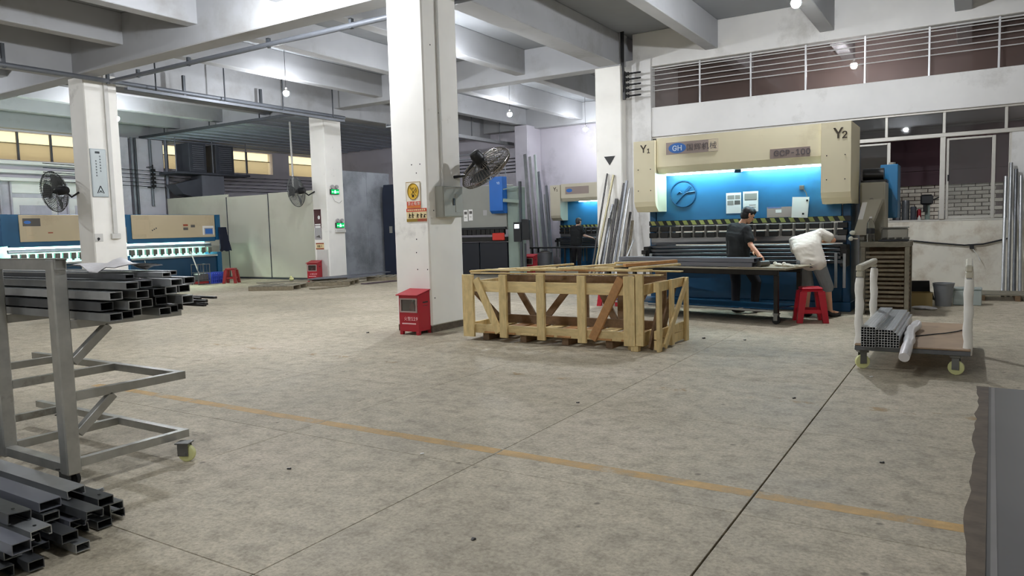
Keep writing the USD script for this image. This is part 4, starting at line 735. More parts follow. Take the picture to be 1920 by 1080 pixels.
for i in range(13):
    for j in range(8):
        x = -.846 + i * .0245; zt = .262 + j * .0235
        if (i > 4 and j > 6) or (i > 10 and j > 5) or (i > 11 and j > 4): continue
        y0 = 7.52 + rng.uniform(-.004, .004) + (.0 if i < 5 else .03)
        single('steel_tube', MB().hollow((x, y0, zt), (x, y0 + 1.75, zt), .0235, .0225, .0022), 'galv_light', f'square tube in the trolley bundle, {NTH[j]} row up, {NTH[i]} from the left', 'steel tube', 'square tubes bundled on the trolley')
pts = [(-.482 + .015 * math.sin(k * .7), 7.30 + k * .148, .305 - .32 * max(0, 7.60 - (7.30 + k * .148)) + .008 * math.sin(k * 1.9)) for k in range(12)]
wr = thing('wrapped_bundle', 'thin bundle wrapped in white plastic film beside the tubes on the trolley', 'wrapped bundle')
obj('film_wrap', MB().tube(pts, [.046 + .007 * math.sin(k * 2.7) for k in range(12)], 14), 'film', wr, smooth=60)

# ================================================================== slatted crate tower and the things on it
t = thing('slatted_crate', 'tall weathered wooden crate with many narrow slats behind the trolley', 'crate', (-1.06, 12.50, 0))
for x in (-.32, .27):
    for y in (-.25, .30): obj('post', MB().box((x - .03, y - .03, 0), (x + .03, y + .03, 1.02), .004), 'grey_wood', t)
obj('top_frame', MB().box((-.36, -.29, 1.021), (.31, .34, 1.10), .005), 'grey_wood', t)
for i in range(14):
    z = .06 + i * .066
    obj('slat', MB().box((-.285, -.262, z), (.235, -.238, z + .036), .003), 'old_wood', t); obj('slat', MB().box((.258, -.215, z), (.282, .265, z + .036), .003), 'pine_old', t)
obj('back_panel', MB().box((-.285, .27, .03), (.235, .29, 1.0)), 'pine_old', t)
for i in range(5): obj('stored_board', MB().box((-.22, -.16, .02 + i * .19), (.17, .2, .06 + i * .19), .004), 'pine_old', t)
t = thing('water_bottle', 'clear plastic bottle with a dark label on the slatted crate', 'bottle', (-1.29, 12.31, 1.101))
obj('bottle_body', MB().lathe([(.001, 0), (.05, .0), (.056, .01), (.056, .12), (.052, .16), (.056, .22), (.05, .28), (.018, .335), (.016, .36), (.001, .36)], n=18), 'clear_plastic', t, smooth=50)
obj('label_band', MB().lathe([(.0568, .12), (.0575, .12), (.0575, .2), (.0568, .2)], n=18), 'black_paint', t); obj('cap', MB().cyl((0, 0, .352), (0, 0, .38), .02, n=12), 'paper', t)
t = thing('plastic_box', 'clear plastic box lying on the slatted crate', 'box', (-1.0, 12.68, 1.101)); obj('box_shell', MB().box((-.17, -.1, 0), (.19, .1, .19), .02), 'box_film', t); obj('lid', MB().box((-.18, -.11, .191), (.2, .11, .21), .006), 'box_film', t)
t = thing('tool_tray', 'flat black tool tray on the front edge of the slatted crate', 'tray', (-.98, 12.36, 1.101)); obj('tray', MB().box((-.20, -.10, 0), (.2, .10, .03), .006), 'black_paint', t)
for q in range(4): obj('tool', MB().bar((-.16 + q * .1, -.07, .045), (-.1 + q * .1, .07, .045), .02, .025, .004), 'tool_grey', t)
# things along the sill wall
t = thing('cardboard_box', 'open cardboard box with dark inside near the sill wall', 'cardboard box', (-.70, 13.72, 0), .2)
obj('box_body', MB().box((-.17, -.14, 0), (.17, -.13, .22)).box((-.17, .13, 0), (.17, .14, .22)).box((-.17, -.13, 0), (-.16, .13, .22)).box((.16, -.13, 0), (.17, .13, .22)).box((-.16, -.13, 0), (.16, .13, .01)), 'cardboard', t)
obj('flap', MB().obox((0, .19, .30), (.36, .006, .20), Rx(-.4)), 'carton_dark', t); obj('flap', MB().bar((.171, 0, .225), (.20, 0, .10), .28, .006), 'carton_dark', t)
t = thing('bucket', 'grey plastic bucket between the cardboard box and the pale tin', 'bucket', (-.36, 13.78, 0)); obj('bucket_wall', MB().lathe([(.001, .0), (.115, 0), (.15, .36), (.158, .36), (.158, .375), (.144, .375), (.11, .012), (.001, .012)], n=24), 'bucket_grey', t, smooth=40)
obj('bail', MB().tube([(.155 * math.cos(a), .155 * math.sin(a) * .3 - .1, .36 + .0 - .1 * math.sin(a)) for a in np.linspace(0, math.pi, 9)], .004, 5), 'galv', t)
t = thing('tin_box', 'pale square metal tin with a black latch by the sill wall', 'tin', (-.03, 14.05, 0)); obj('tin_body', MB().box((-.2, -.12, 0), (.2, .14, .25), .012), 'tin_pale', t); obj('tin_lid', MB().box((-.205, -.125, .251), (.205, .145, .285), .008), 'tin_pale', t); obj('latch', MB().box((.03, -.135, .04), (.07, -.121, .10), .003), 'black_paint', t)
t = thing('wooden_pallet', 'low wooden pallet against the sill wall behind the trolley', 'pallet', (.70, 15.2, 0))
for q in range(3): obj('bearer', MB().box((-.55 + q * .5, -.4, 0), (-.47 + q * .5, .4, .09), .004), 'pine_old', t)
for q in range(5): obj('deck_board', MB().box((-.6, -.4 + q * .17, .091), (.58, -.28 + q * .17, .11), .003), 'grey_wood', t)
for i in range(6): single('steel_pipe', MB().tube([(.50 + i * .085, 15.62 + .03 * (i % 2), .0), (.52 + i * .075, 16.2, 2.15 + .12 * ((i * 5) % 3))], .028, 10), ('galv_light', 'galv', 'galv_dark')[i % 3], f'upright steel pipe at the right edge of the picture, {("first", "second", "third", "fourth", "fifth", "sixth")[i]} from the left', 'steel pipe', 'pipes leaning at the right edge', smooth=40)
single('wall_cable', MB().tube([(-1.0, 16.27, 1.0), (-.6, 16.26, .95), (-.1, 16.26, .90), (.2, 16.26, .92), (.58, 16.27, 1.02)], .014, 8), 'cable_black', 'dark cable sagging along the dirty sill wall', 'cable', smooth=True)
t = thing('wall_socket', 'small black socket with a thin flex on the sill wall', 'socket', (.02, 16.25, .87)); obj('socket_box', MB().box((-.035, -.04, -.04), (.035, .03, .035), .005), 'black_paint', t); obj('flex', MB().tube([(.02, -.03, -.04), (.09, -.06, -.15), (.14, -.10, -.26)], .006, 5), 'cable_white', t)
single('floor_rag', MB().ico((-.62, 13.15, .03), .1, 2, (1.6, .7, .3)).ico((-.5, 13.1, .025), .07, 2, (1.2, .8, .35)), 'film', 'crumpled pale rag on the floor in front of the cardboard box', 'rag', smooth=True)

# ================================================================== steel sheet stack
t = thing('sheet_stack', 'stack of large shiny steel sheets at the lower right corner', 'steel sheets', (0, 2.2, 0), -.02)
xl = .0; b = MB(); o = random.Random(5)
for k in range(9): obj('sheet', MB().box((xl + .03 + o.uniform(0, .012), -1.2 + o.uniform(0, .05), .10 + k * .042), (1.5, 2.75 + o.uniform(-.03, .03), .138 + k * .042), .002), 'sheet_edge' if k < 8 else 'sheet_top', t)
e = [(xl + .0 + .008 * math.sin(y * 9.0) * math.sin(y * 3.3) + o.uniform(-.006, .006), y) for y in np.linspace(-1.2, 2.7, 40)]
obj('torn_wrapping', MB().prism(e + [(xl + .05, 2.7), (xl + .05, -1.2)], .4755, .479, axis=2), 'sheet_edge', t)
obj('film_edge', MB().box((xl + .062, -1.15, .4745), (xl + .078, 2.7, .4755)), 'sheet_film', t)
for y in (-.9, .8, 2.4): obj('bearer', MB().box((xl + .1, y, 0), (1.45, y + .1, .098), .005), 'pine_old', t)
# ================================================================== steel rack with material, lower left
t = thing('steel_rack', 'wheeled rack welded from square steel tube at the left edge', 'rack', (0, 0, 0))
PX = [-4.395, -5.15, -5.93]; Y0, Y1 = 2.14, 2.86
for x in PX: obj('post', MB().box((x - .041, Y0 - .041, .10), (x + .041, Y0 + .041, 1.345), .008), 'rack_steel', t)
obj('top_beam', MB().hollow((-6.2, Y0, 1.315), (-4.335, Y0, 1.315), .06, .06, .004).box((-6.2, Y0 - .031, 1.346), (-4.32, Y0 + .031, 1.349)), 'rack_steel', t)
obj('base_beam', MB().bar((-6.3, Y0, .135), (-4.41, Y0, .135), .06, .06, .004), 'rack_steel', t)
for z, h in ((.155, .05), (.545, .05), (.965, .05)):
    for x in PX: obj('arm', MB().hollow((x, Y0 + .047, z), (x, Y1 + .025, z), .045, h, .004), 'rack_steel', t)
    obj('back_beam', MB().hollow((-6.3, Y1, z), (PX[0] - .023, Y1, z), .045, h, .004) if z > .9 else MB().hollow((-6.3, Y1, z - .0), (-4.385, Y1, z), .044, h - .002, .004), 'rack_steel', t)
for z in (.545, .965): obj('brace', MB().bar((PX[0], Y0 + .05, z - .22), (PX[0], Y0 + .27, z - .03), .045, .05, .003), 'rack_steel', t)
for x, y in ((-4.33, 2.80), (-5.90, 2.84), (-4.50, 2.16)):
    z = .055
    w = obj('caster', MB().lathe([(.001, -.016), (.042, -.02), (.053, -.015), (.055, 0), (.053, .015), (.042, .02), (.001, .016)], n=24, axis=1).xf(Rz(.5), (x + .05, y, z)), 'caster_yellow' if y > 2.5 else 'black_rubber', t, smooth=50)
    obj('fork', MB().box((-.05, -.028, .04), (.02, -.024, .12)).box((-.05, .024, .04), (.02, .028, .12)).box((-.06, -.04, .12), (.03, .04, .128)).cyl((0, -.032, z), (0, .032, z), .01, n=8).xf(Rz(.5), (x + .05, y, 0)), 'caster_steel', w)
r1 = random.Random(21); n = 0
ORD = ['first', 'second', 'third', 'fourth', 'fifth', 'sixth', 'seventh', 'eighth', 'ninth', 'tenth']
LNAME = ['lowest', 'second', 'middle', 'fourth', 'uppermost']
LAY = [(1.016, .05, [(2.26, -4.02), (2.35, -4.08), (2.45, -4.15), (2.55, -4.03), (2.66, -4.12), (2.755, -4.2)]),
       (1.075, .055, [(2.25, -4.10), (2.35, -4.0), (2.46, -4.05), (2.57, -4.1), (2.68, -4.0)]),
       (1.135, .05, [(2.27, -4.02), (2.38, -3.96), (2.50, -4.0), (2.62, -4.05), (2.74, -4.1)]),
       (1.19, .045, [(2.30, -3.92), (2.42, -3.98), (2.56, -3.9), (2.70, -4.0)]),
       (1.235, .03, [(2.36, -4.05), (2.52, -3.95), (2.66, -4.1)])]
for li, (z, h, items) in enumerate(LAY):
    for k, (y, xe_) in enumerate(items):
        w = .075 if h > .04 else .055
        b = MB().hollow((-6.6, y, z), (xe_, y + r1.uniform(-.008, .008), z + r1.uniform(-.001, .001)), w, h * .9, .005)
        single('steel_profile', b, ('galv', 'galv_dark', 'galv_light')[(k + li) % 3], f'steel tube on the rack, {LNAME[li]} layer, {ORD[k]} from the front', 'steel profile', 'steel tubes on the rack')
for k in range(9):
    y = 2.812 + .031 * (k % 3); z = 1.215 + .021 * (k // 3) - .19; xe_ = -4.02 - .05 * (k % 4) + r1.uniform(-.08, .06)
    single('steel_rod', MB().bar((-6.6, y, z), (xe_, y + r1.uniform(-.004, .004), z), .024, .014, .002), 'rod_dark', f'thin dark bar at the back of the rack, sticking out past the tubes, {ORD[k]} one', 'steel rod', 'thin bars on the rack')
fv = []; ff = []
for i in range(7):
    for j in range(7): fv.append((-4.72 + .55 * i / 6, 2.35 + .3 * j / 6, 1.284 + .035 * math.sin(i * 1.3 + j) * math.sin(i / 6 * 3.1) + .02 * math.sin(j / 6 * 3.1)))
for i in range(6):
    for j in range(6): a = i * 7 + j; ff += [[a, a + 7, a + 8], [a, a + 8, a + 1]]
fv = np.array(fv); b = MB().add(fv, ff).add(fv - V(0, 0, .004), np.array(ff)[:, ::-1])
single('plastic_film', b, 'film', 'crumpled sheet of film lying on top of the tubes on the rack', 'plastic film', smooth=True)

# floor pile of profiles, lower left
r2 = random.Random(12); SHAPES = ('galv', 'galv_dark', 'galv_light', 'galv_dark', 'channel_grey')
def cchan(p0, p1, w, h, t=.004, roll=0.0):                 # open C-section
    mb = MB(); R_ = mb.frame(V(*p0), V(*p1)); q = Rx(roll); A = R_[:, 1] * math.cos(roll) + R_[:, 2] * math.sin(roll); B = -R_[:, 1] * math.sin(roll) + R_[:, 2] * math.cos(roll)
    c = (V(*p0) + V(*p1)) / 2; L_ = np.linalg.norm(V(*p1) - V(*p0)); RR = np.stack([R_[:, 0], A, B], 1)
    mb.obox(c + B * (h / 2 - t / 2), (L_, w, t), RR)
    for s in (-1, 1): mb.obox(c + A * s * (w / 2 - t / 2) - B * (t / 2), (L_, t, h - t), RR).obox(c + A * s * (w / 2 - .009) - B * (h / 2 - t / 2), (L_, .010, t), RR)
    return mb
for row, (z, ys_) in enumerate(((.03, np.linspace(1.30, 2.02, 8)), (.088, np.linspace(1.35, 1.99, 7)), (.145, np.linspace(1.44, 1.92, 5)), (.198, np.linspace(1.54, 1.84, 3)))):
    for j, y in enumerate(ys_):
        f_ = (y - 1.3) / .72; xe_ = -3.36 - .20 * f_ - .03 * row + r2.uniform(-.20, .05); w = (.078, .082, .09, .10)[row] * r2.uniform(.82, 1.0); h = .05 * r2.uniform(.8, 1.0)
        p0, p1 = (-6.6, y + r2.uniform(-.004, .004), z), (xe_, y, z + r2.uniform(-.002, .002))
        b = cchan(p0, p1, w, h, roll=r2.uniform(-.12, .12)) if (j + row) % 2 else MB().hollow(p0, p1, w, h, .004)
        o_ = single('steel_profile', b, SHAPES[(j * 3 + row * 2) % 5], f'steel profile in the floor pile, {LNAME[row]} layer, {ORD[j]} from the front', 'steel profile', 'steel profiles piled on the floor')
        if (j + row) % 3 == 0: obj('punched_hole', MB().cyl((xe_ - .06, y, z + h / 2 + .003), (xe_ - .06, y, z + h / 2 + .0045), .008, n=8), 'black_paint', o_)
single('bent_offcut', MB().bar((-4.25, 2.10, .03), (-4.12, 2.15, .045), .03, .012, .002).bar((-4.16, 2.08, .02), (-4.08, 2.15, .06), .012, .02, .002).bar((-4.27, 2.13, .015), (-4.15, 2.08, .015), .03, .02, .002), 'galv_light', 'bent metal offcut lying at the foot of the rack post', 'offcut')

# ================================================================== profiles leaning on the pillar at the window wall
from_to = [((-7.52, 15.35, 0), (-7.28, 15.94, 2.67), .032, .03, 'rod_dark', 'thin dark, leftmost'), ((-7.42, 15.25, 0), (-7.12, 15.94, 2.63), .04, .04, 'brass_steel', 'brassy, second from the left'), ((-7.30, 15.3, 0), (-7.23, 15.94, 1.62), .07, .03, 'rod_dark', 'short grey'),
           ((-7.12, 15.3, 0), (-7.05, 15.93, 2.07), .07, .03, 'rod_dark', 'broad dark'), ((-7.02, 15.2, 0), (-6.85, 15.93, 2.42), .05, .04, 'rod_dark', 'tall dark grey'), ((-6.93, 15.25, 0), (-6.78, 15.92, 2.48), .05, .04, 'galv_dark', 'tallest grey on the right'),
           ((-6.79, 15.15, 0), (-6.72, 15.93, 2.30), .03, .03, 'galv', 'thin shiny'), ((-6.72, 15.3, 0), (-6.70, 15.92, 1.75), .05, .03, 'rod_dark', 'dark, third from the right'), ((-6.62, 15.3, 0), (-6.66, 15.94, 1.55), .06, .03, 'old_wood', 'brown'), ((-6.78, 15.08, 0), (-6.56, 15.75, 1.1), .03, .03, 'galv_light', 'short thin, rightmost'),
           ((-7.20, 15.2, 0), (-7.16, 15.95, 1.95), .04, .03, 'galv_dark', 'pale, between the brassy and the broad dark one')]
for a, c, w, h, mm, lab in from_to: single('leaning_profile', MB().hollow(a, c, w, h, .004, up=(0, -1, 0)), mm, f'{lab} steel profile leaning on the window-wall pillar', 'steel profile', 'profiles leaning on the corner pillar')
for i, (x0, x1, zt, w, mm, lab) in enumerate(((-13.62, -13.82, 4.05, .12, 'galv', 'leftmost'), (-13.40, -13.62, 3.95, .10, 'galv_light', 'second'), (-13.22, -13.42, 4.0, .08, 'tin_pale', 'third'), (-13.05, -13.30, 3.4, .12, 'duct_grey', 'fourth'), (-12.95, -13.06, 2.6, .06, 'galv_light', 'short thin fifth'), (-12.85, -12.98, 2.9, .08, 'pipe_grey', 'rightmost'))):
    single('leaning_profile', MB().hollow((x0 + .75, 21.9, 0), (x1 + .35, 22.55, zt), w, .05, .005, up=(0, -1, 0)), mm, f'long pale profile leaning in the far corner, {lab} from the left', 'steel profile', 'long profiles leaning in the far corner')

# ================================================================== fire extinguisher boxes
def fire_box(loc, label, rz=0.0):
    t = thing('fire_box', label, 'fire box', loc, rz, 'red fire extinguisher boxes')
    b = MB().prism([(-.17, .55), (-.17, .05), (.15, .05), (.15, .61)], -.165, -.155).prism([(-.17, .55), (-.17, .05), (.15, .05), (.15, .61)], .155, .165)
    b.box((-.155, .14, .05), (.155, .15, .60)).box((-.155, -.17, .05), (.155, .14, .06)).box((-.155, -.17, .06), (.155, -.16, .315)).box((-.155, -.17, .515), (.155, -.16, .55))
    obj('cabinet', b, 'fire_red', t); obj('lid', MB().prism([(-.21, .552), (.16, .622), (.16, .634), (-.21, .564)], -.19, .18), 'fire_red', t)
    for x in (-.165, .115): obj('foot', MB().box((x, -.17, 0), (x + .05, -.12, .049), .003).box((x, .10, 0), (x + .05, .15, .049), .003), 'fire_red', t)
    obj('window_frame', MB().box((-.15, -.176, .315), (.15, -.1701, .335)).box((-.15, -.176, .495), (.15, -.1701, .515)).box((-.15, -.176, .335), (-.125, -.1701, .495)).box((.125, -.176, .335), (.15, -.1701, .495)), 'frame_pale', t)
    obj('window_glass', MB().box((-.125, -.168, .335), (.125, -.165, .495)), 'window_glass', t)
    for x in (-.055, .075): obj('extinguisher', MB().lathe([(.001, .061), (.06, .061), (.062, .32), (.05, .39), (.02, .42), (.02, .45), (.001, .45)], (x, 0, 0), n=14), 'fire_red', t, smooth=50)
    obj('lettering', on_face(cjk('火警', .055), FACE_MY, (-.085, -.171, .20)), 'fire_white', t); obj('lettering', on_face(latin('119', .045), FACE_MY, (.035, -.171, .207)), 'fire_white', t)
    obj('small_print', MB().box((-.12, -.172, .15), (.12, -.1701, .168)), 'fire_white', t); obj('side_slot', MB().box((.1651, -.06, .44), (.167, .06, .46)).box((.1651, -.06, .40), (.167, .06, .405)), 'black_paint', t)
    return t
fb1 = fire_box((-6.64, 7.86 + .14, 0), 'red fire extinguisher box standing in front of the big white pillar', 0.05)
dup(fb1, (-16.9, 15.66, 0), 0.35, 'red fire extinguisher box standing in front of the pillar with the exit lights'); dup(fb1, (-11.6, 19.6, 0), 0.1, 'red fire extinguisher box at the foot of the control pedestal, mostly hidden by the crate')

# ================================================================== signs and boxes on the pillars
t = thing('no_smoking_sign', 'no smoking sign with a yellow round symbol on the big white pillar', 'sign', (-6.70, 8.118, 1.77))
obj('board', MB().box((-.135, -.006, 0), (.125, 0, .37), .001), 'sign_white', t)
obj('edge_line', MB().box((-.135, -.0068, .362), (.125, -.0061, .37)).box((-.135, -.0068, .095), (-.129, -.0061, .362)).box((.119, -.0068, .095), (.125, -.0061, .362)), 'sign_olive', t)
obj('symbol_disc', MB().lathe([(.001, 0), (.098, 0), (.098, .001), (.001, .001)], n=32).xf(FACE_MY @ np.diag([1, 1.15, 1]), (-.005, -.0061, .235)), 'sign_yellow', t); obj('symbol_ring', MB().tube([(-.005 + .098 * math.cos(a), -.0075, .235 + .113 * math.sin(a)) for a in np.linspace(0, 2 * math.pi, 33)[:-1]], .006, 5, True), 'sign_olive', t)
obj('symbol_mark', MB().bar((-.06, -.008, .29), (.05, -.008, .17), .002, .014).bar((-.04, -.008, .19), (.055, -.008, .28), .002, .018).tube([(.04, -.0085, .29), (.06, -.0085, .25), (.03, -.0085, .22)], .005, 5).tube([(-.05, -.0085, .3), (-.02, -.0085, .27), (0, -.0085, .29)], .005, 5), 'sign_olive', t); obj('symbol_tip', MB().box((-.025, -.0095, .155), (.01, -.0081, .19)), 'sign_black', t)
obj('red_band', MB().box((-.125, -.0072, 0), (.125, -.0061, .095)), 'sign_red', t); obj('orange_band', MB().box((-.125, -.0082, .0), (.125, -.0073, .035)), 'sign_orange', t)
obj('lettering', on_face(cjk('禁止吸烟', .05, .001), FACE_MY, (-.11, -.0074, .040)), 'sign_white', t)
t = thing('safety_sticker', 'orange and cream safety strip with small black figures under the no smoking sign', 'sign', (-6.66, 8.118, 1.58))
obj('board', MB().box((-.18, -.005, 0), (.185, 0, .185), .001), 'sign_cream', t); obj('top_band', MB().box((-.18, -.006, .14), (.185, -.0051, .185)), 'sign_red', t); obj('bottom_band', MB().box((-.18, -.006, 0), (.185, -.0051, .04)), 'sign_olive', t); obj('bottom_patch', MB().box((.02, -.0068, .0), (.185, -.0061, .04)), 'poster_rust', t)
fg = MB()
for x, s in ((-.125, 1), (-.07, 1.15), (.02, .9), (.085, 1), (.145, .6)): fg.bar((x - .012, -.0062, .052), (x, -.0062, .052 + .07 * s), .001, .014).bar((x + .012, -.0062, .052), (x, -.0062, .052 + .05 * s), .001, .012).bar((x, -.0062, .1), (x + .03, -.0062, .09), .001, .01)
obj('figure', fg, 'sign_black', t)
bl = MB()
for q in range(9): bl.box((-.16 + q * .037, -.0068, .152), (-.135 + q * .037, -.0061, .174))
obj('lettering', bl, 'sign_cream', t)
t = thing('distribution_box', 'grey electric distribution box on the side of the big white pillar', 'electric box', (-6.449, 8.52, 1.63))
obj('box_body', MB().box((0, -.24, 0), (.14, .24, .44), .008), 'box_grey', t); dr = obj('box_door', MB().box((.141, -.225, .015), (.15, .225, .425), .004), 'box_grey', t); obj('hatch', MB().box((.151, .04, .07), (.156, .18, .33), .002), 'box_grey', dr); obj('lock', MB().box((.151, -.02, .17), (.162, .02, .27), .003), 'black_paint', dr)
single('conduit_pipe', MB().tube([(-6.43, 8.44, 2.075), (-6.43, 8.44, 5.15)], .02, 8), 'conduit', 'white conduit rising from the electric box up the big pillar', 'conduit', smooth=40)
t = thing('notice_board', 'tall framed grey notice board with vertical writing on the left pillar', 'notice board', (-15.999, 8.82, 2.36))
obj('frame', MB().box((0, -.17, 0), (.025, .17, 1.03), .006), 'board_grey', t); fc = obj('face', MB().box((.0251, -.15, .02), (.028, .15, 1.01)), 'board_face', t); b = MB(); rr = random.Random(8)
for col, (y, z0, z1) in enumerate(((-.06, .45, .80), (.03, .55, .90))):
    z = z0
    while z < z1: b.box((.0281, y - .018, z), (.0292, y + .018, z + .008)).box((.0281, y - .004, z - .012), (.0292, y + .004, z + .026)).box((.0281, y - .016, z + .018), (.0292, y + .014, z + .025)); z += .062
b.box((.0281, -.07, .93), (.0292, .03, .975)); obj('lettering', b, 'board_ink', fc)
obj('emblem', MB().bar((.0285, -.07, .08), (.0285, .0, .24), .001, .022, up=(0, 1, 0)).bar((.0285, .07, .08), (.0285, .0, .24), .001, .022, up=(0, 1, 0)).bar((.0285, -.03, .09), (.0285, .0, .14), .001, .02, up=(0, 1, 0)).bar((.0285, .03, .09), (.0285, .0, .14), .001, .02, up=(0, 1, 0)), 'board_ink', fc)
t = thing('socket_box', 'white wall socket at the foot of a conduit on the left pillar', 'socket', (-15.999, 9.08, 1.45)); obj('socket_body', MB().box((0, -.10, 0), (.06, .10, .12), .01), 'conduit', t); obj('riser', MB().box((.005, -.045, .121), (.045, .045, 3.55), .004), 'conduit', t)
t = thing('cable_outlet', 'broken open cable outlet in the plaster of the left pillar', 'outlet', (-15.999, 8.72, 1.40)); obj('plate', MB().box((0, -.09, 0), (.01, .09, .17), .004), 'conduit', t); obj('hole', MB().cyl((.0101, -.01, .06), (.012, -.01, .06), .03, n=10), 'black_paint', t); obj('stub', MB().tube([(.012, -.01, .06), (.05, -.02, .04), (.06, -.05, .02)], .008, 6), 'cable_black', t)
def exit_light(y, z, label):
    t = thing('exit_light', label, 'exit light', (-16.499, y, z), group='green emergency exit lights')
    obj('housing', MB().box((0, -.17, 0), (.06, .17, .16), .008), 'black_paint', t); obj('green_face', MB().box((.0601, -.16, .012), (.063, .16, .148)), 'exit_green', t)
    obj('symbol', MB().box((.0631, -.045, .03), (.066, .045, .10)).box((.0631, -.025, .10), (.066, .02, .135)).bar((.0645, -.13, .075), (.0645, -.06, .075), .003, .02, up=(0, 1, 0)).bar((.0645, .06, .075), (.0645, .13, .075), .003, .02).prism([(-.15, .075), (-.11, .105), (-.11, .045)], .0631, .066).prism([(.15, .075), (.11, .045), (.11, .105)], .0631, .066), 'exit_pale', t)
    for s in (-.09, .09): obj('lamp_head', MB().lathe([(.001, .07), (.055, .07), (.06, .04), (.045, 0), (.001, 0)], (.0, s, .23), n=16, axis=0).box((.01, s - .02, .161), (.03, s + .02, .18)), 'poster_grey', t, smooth=40)
    return t
exit_light(16.20, 2.62, 'upper green exit light with two lamp heads on the far white pillar'); exit_light(16.36, 1.60, 'lower green exit light above a white box on the far white pillar')
t = thing('cable_box', 'small white cable box under the lower exit light', 'cable box', (-16.499, 16.38, 1.46)); obj('box', MB().box((0, -.2, 0), (.07, .2, .09), .01), 'conduit', t)
single('exit_light_flex', MB().tube([(-16.49, 16.1, 2.6), (-16.47, 16.2, 2.42), (-16.47, 16.4, 2.36), (-16.48, 16.5, 2.44)], .008, 5), 'cable_white', 'loose flex hanging below the upper exit light', 'flex', smooth=True)
t = thing('poster', 'narrow dark maroon poster with a pale lower part on the far white pillar', 'poster', (-16.93, 15.898, 1.26)); obj('sheet', MB().box((-.15, -.004, 0), (.15, 0, .92)), 'poster_maroon', t); obj('pale_part', MB().box((-.145, -.005, .0), (.145, -.0041, .36)), 'poster_grey', t)
obj('print', MB().box((-.12, -.0055, .36), (.12, -.0041, .42)).box((-.12, -.0055, .44), (.12, -.0041, .48)).prism([(.02, .62), (.10, .62), (.11, .70), (.06, .74), (.01, .70)], -.0055, -.0041, axis=1), 'paper', t); obj('dark_print', MB().prism([(-.12, .08), (.1, .05), (.05, .14)], -.0062, -.0051, axis=1), 'paper_dark', t)
t = thing('safety_sticker', 'small rust coloured safety strip below the maroon poster', 'sign', (-16.88, 15.898, .96)); obj('board', MB().box((-.17, -.004, 0), (.17, 0, .20)), 'sign_cream', t); obj('band', MB().box((-.17, -.005, .16), (.17, -.0041, .20)).box((-.17, -.005, 0), (.17, -.0041, .04)), 'poster_rust', t); obj('figure', MB().box((-.1, -.005, .06), (-.06, -.0041, .13)).box((-.03, -.005, .06), (.01, -.0041, .13)).box((.06, -.005, .07), (.08, -.0041, .13)), 'sign_black', t)
single('pillar_board', MB().box((-17.0, 15.87, .05), (-16.55, 15.895, .95), .004), 'conduit', 'white board leaning at the foot of the far pillar behind the red box', 'board')
single('triangle_mark', MB().prism([(-7.37, 3.07), (-7.23, 2.86), (-7.09, 3.07)], 15.972, 15.979, axis=1), 'hazard_black', 'black downward triangle stuck on the corner pillar', 'sign')
# dark cable bundle on the corner pillar with insulators
t = thing('cable_bundle', 'dark bundle of cables dropping from the ceiling beside the corner pillar to black insulators', 'cables')
for q in range(4): obj('cable', MB().tube([(-6.87 + q * .022, 15.90, 5.845), (-6.87 + q * .02, 15.90, 5.3), (-6.85 + q * .012, 15.92, 4.97), (-6.84, 15.915, 4.85 - q * .12)], .013, 6), 'cable_black', t, smooth=40)
obj('bracket', MB().box((-6.86, 15.93, 4.33), (-6.80, 15.99, 4.97), .005), 'black_paint', t)
for q in range(5): obj('insulator', MB().lathe([(.001, 0), (.03, 0), (.045, .03), (.03, .05), (.045, .08), (.02, .11), (.02, .38), (.001, .38)], (-6.80, 15.95, 4.40 + q * .125), n=10, axis=0), 'black_rubber', t, smooth=40)

# ================================================================== wall fans
def fan(loc, yaw, pitch, label, r=.40, m='fan_dark', arm=(0, .5, 0)):
    t = thing('wall_fan', label, 'fan', loc, group=None); Rm = Rz(yaw) @ Rx(pitch)      # cage axis starts along -Y
    cage = MB()
    for k in range(54):
        a = k / 54 * 2 * math.pi; c, s_ = math.cos(a), math.sin(a)
        cage.tube([(r * q * c, -.10 * (1 - q ** 2) ** .5 - .02 if q < 1 else 0, r * q * s_) for q in (.12, .5, .8, .95, 1.0)], .0042, 4)
        cage.tube([(r * q * c, .12 * (1 - q ** 2) ** .5 + .02 if q < 1 else 0, r * q * s_) for q in (.3, .6, .85, 1.0)], .0042, 4)
    for q, yy in ((1.0, 0), (.8, -.08), (.5, -.107), (.12, -.12), (.7, .106)): cage.tube([(r * q * math.cos(a), yy, r * q * math.sin(a)) for a in np.linspace(0, 2 * math.pi, 33)[:-1]], .008 if q == 1 else .004, 5, True)
    obj('cage', cage.xf(Rm), m, t)
    for k in range(3):
        a0 = k * 2 * math.pi / 3; v = []
        for rr_, wd, tw in ((.06, .06, .5), (.2, .12, .4), (.33, .15, .3), (.355, .09, .28)):
            for sgn in (-1, 1): v.append((rr_, sgn * wd * math.sin(tw), sgn * wd * math.cos(tw)))
        v = np.array(v) * (r / .4); v = np.vstack([v, v + V(0, .004, 0)]) @ Ry(a0).T
        f = [q for i in range(3) for q in ([2 * i, 2 * i + 1, 2 * i + 3], [2 * i, 2 * i + 3, 2 * i + 2])]; f = f + [[a_ + 8, c_ + 8, b_ + 8] for a_, b_, c_ in f]
        obj('blade', MB().add(v, f).xf(Rm), 'fan_grey', t)
    obj('motor', MB().lathe([(.001, .30), (.07, .29), (.09, .24), (.09, .08), (.05, .02), (.03, -.06), (.001, -.07)], n=18, axis=1).xf(Rm), 'black_paint', t, smooth=40)
    b0 = Rm @ V(0, .2, 0); ar = obj('arm', MB().tube([b0, b0 * .5 + V(*arm) * .5 + V(0, 0, -.12), V(*arm)], .022, 8), 'black_paint', t, smooth=40)
    return t
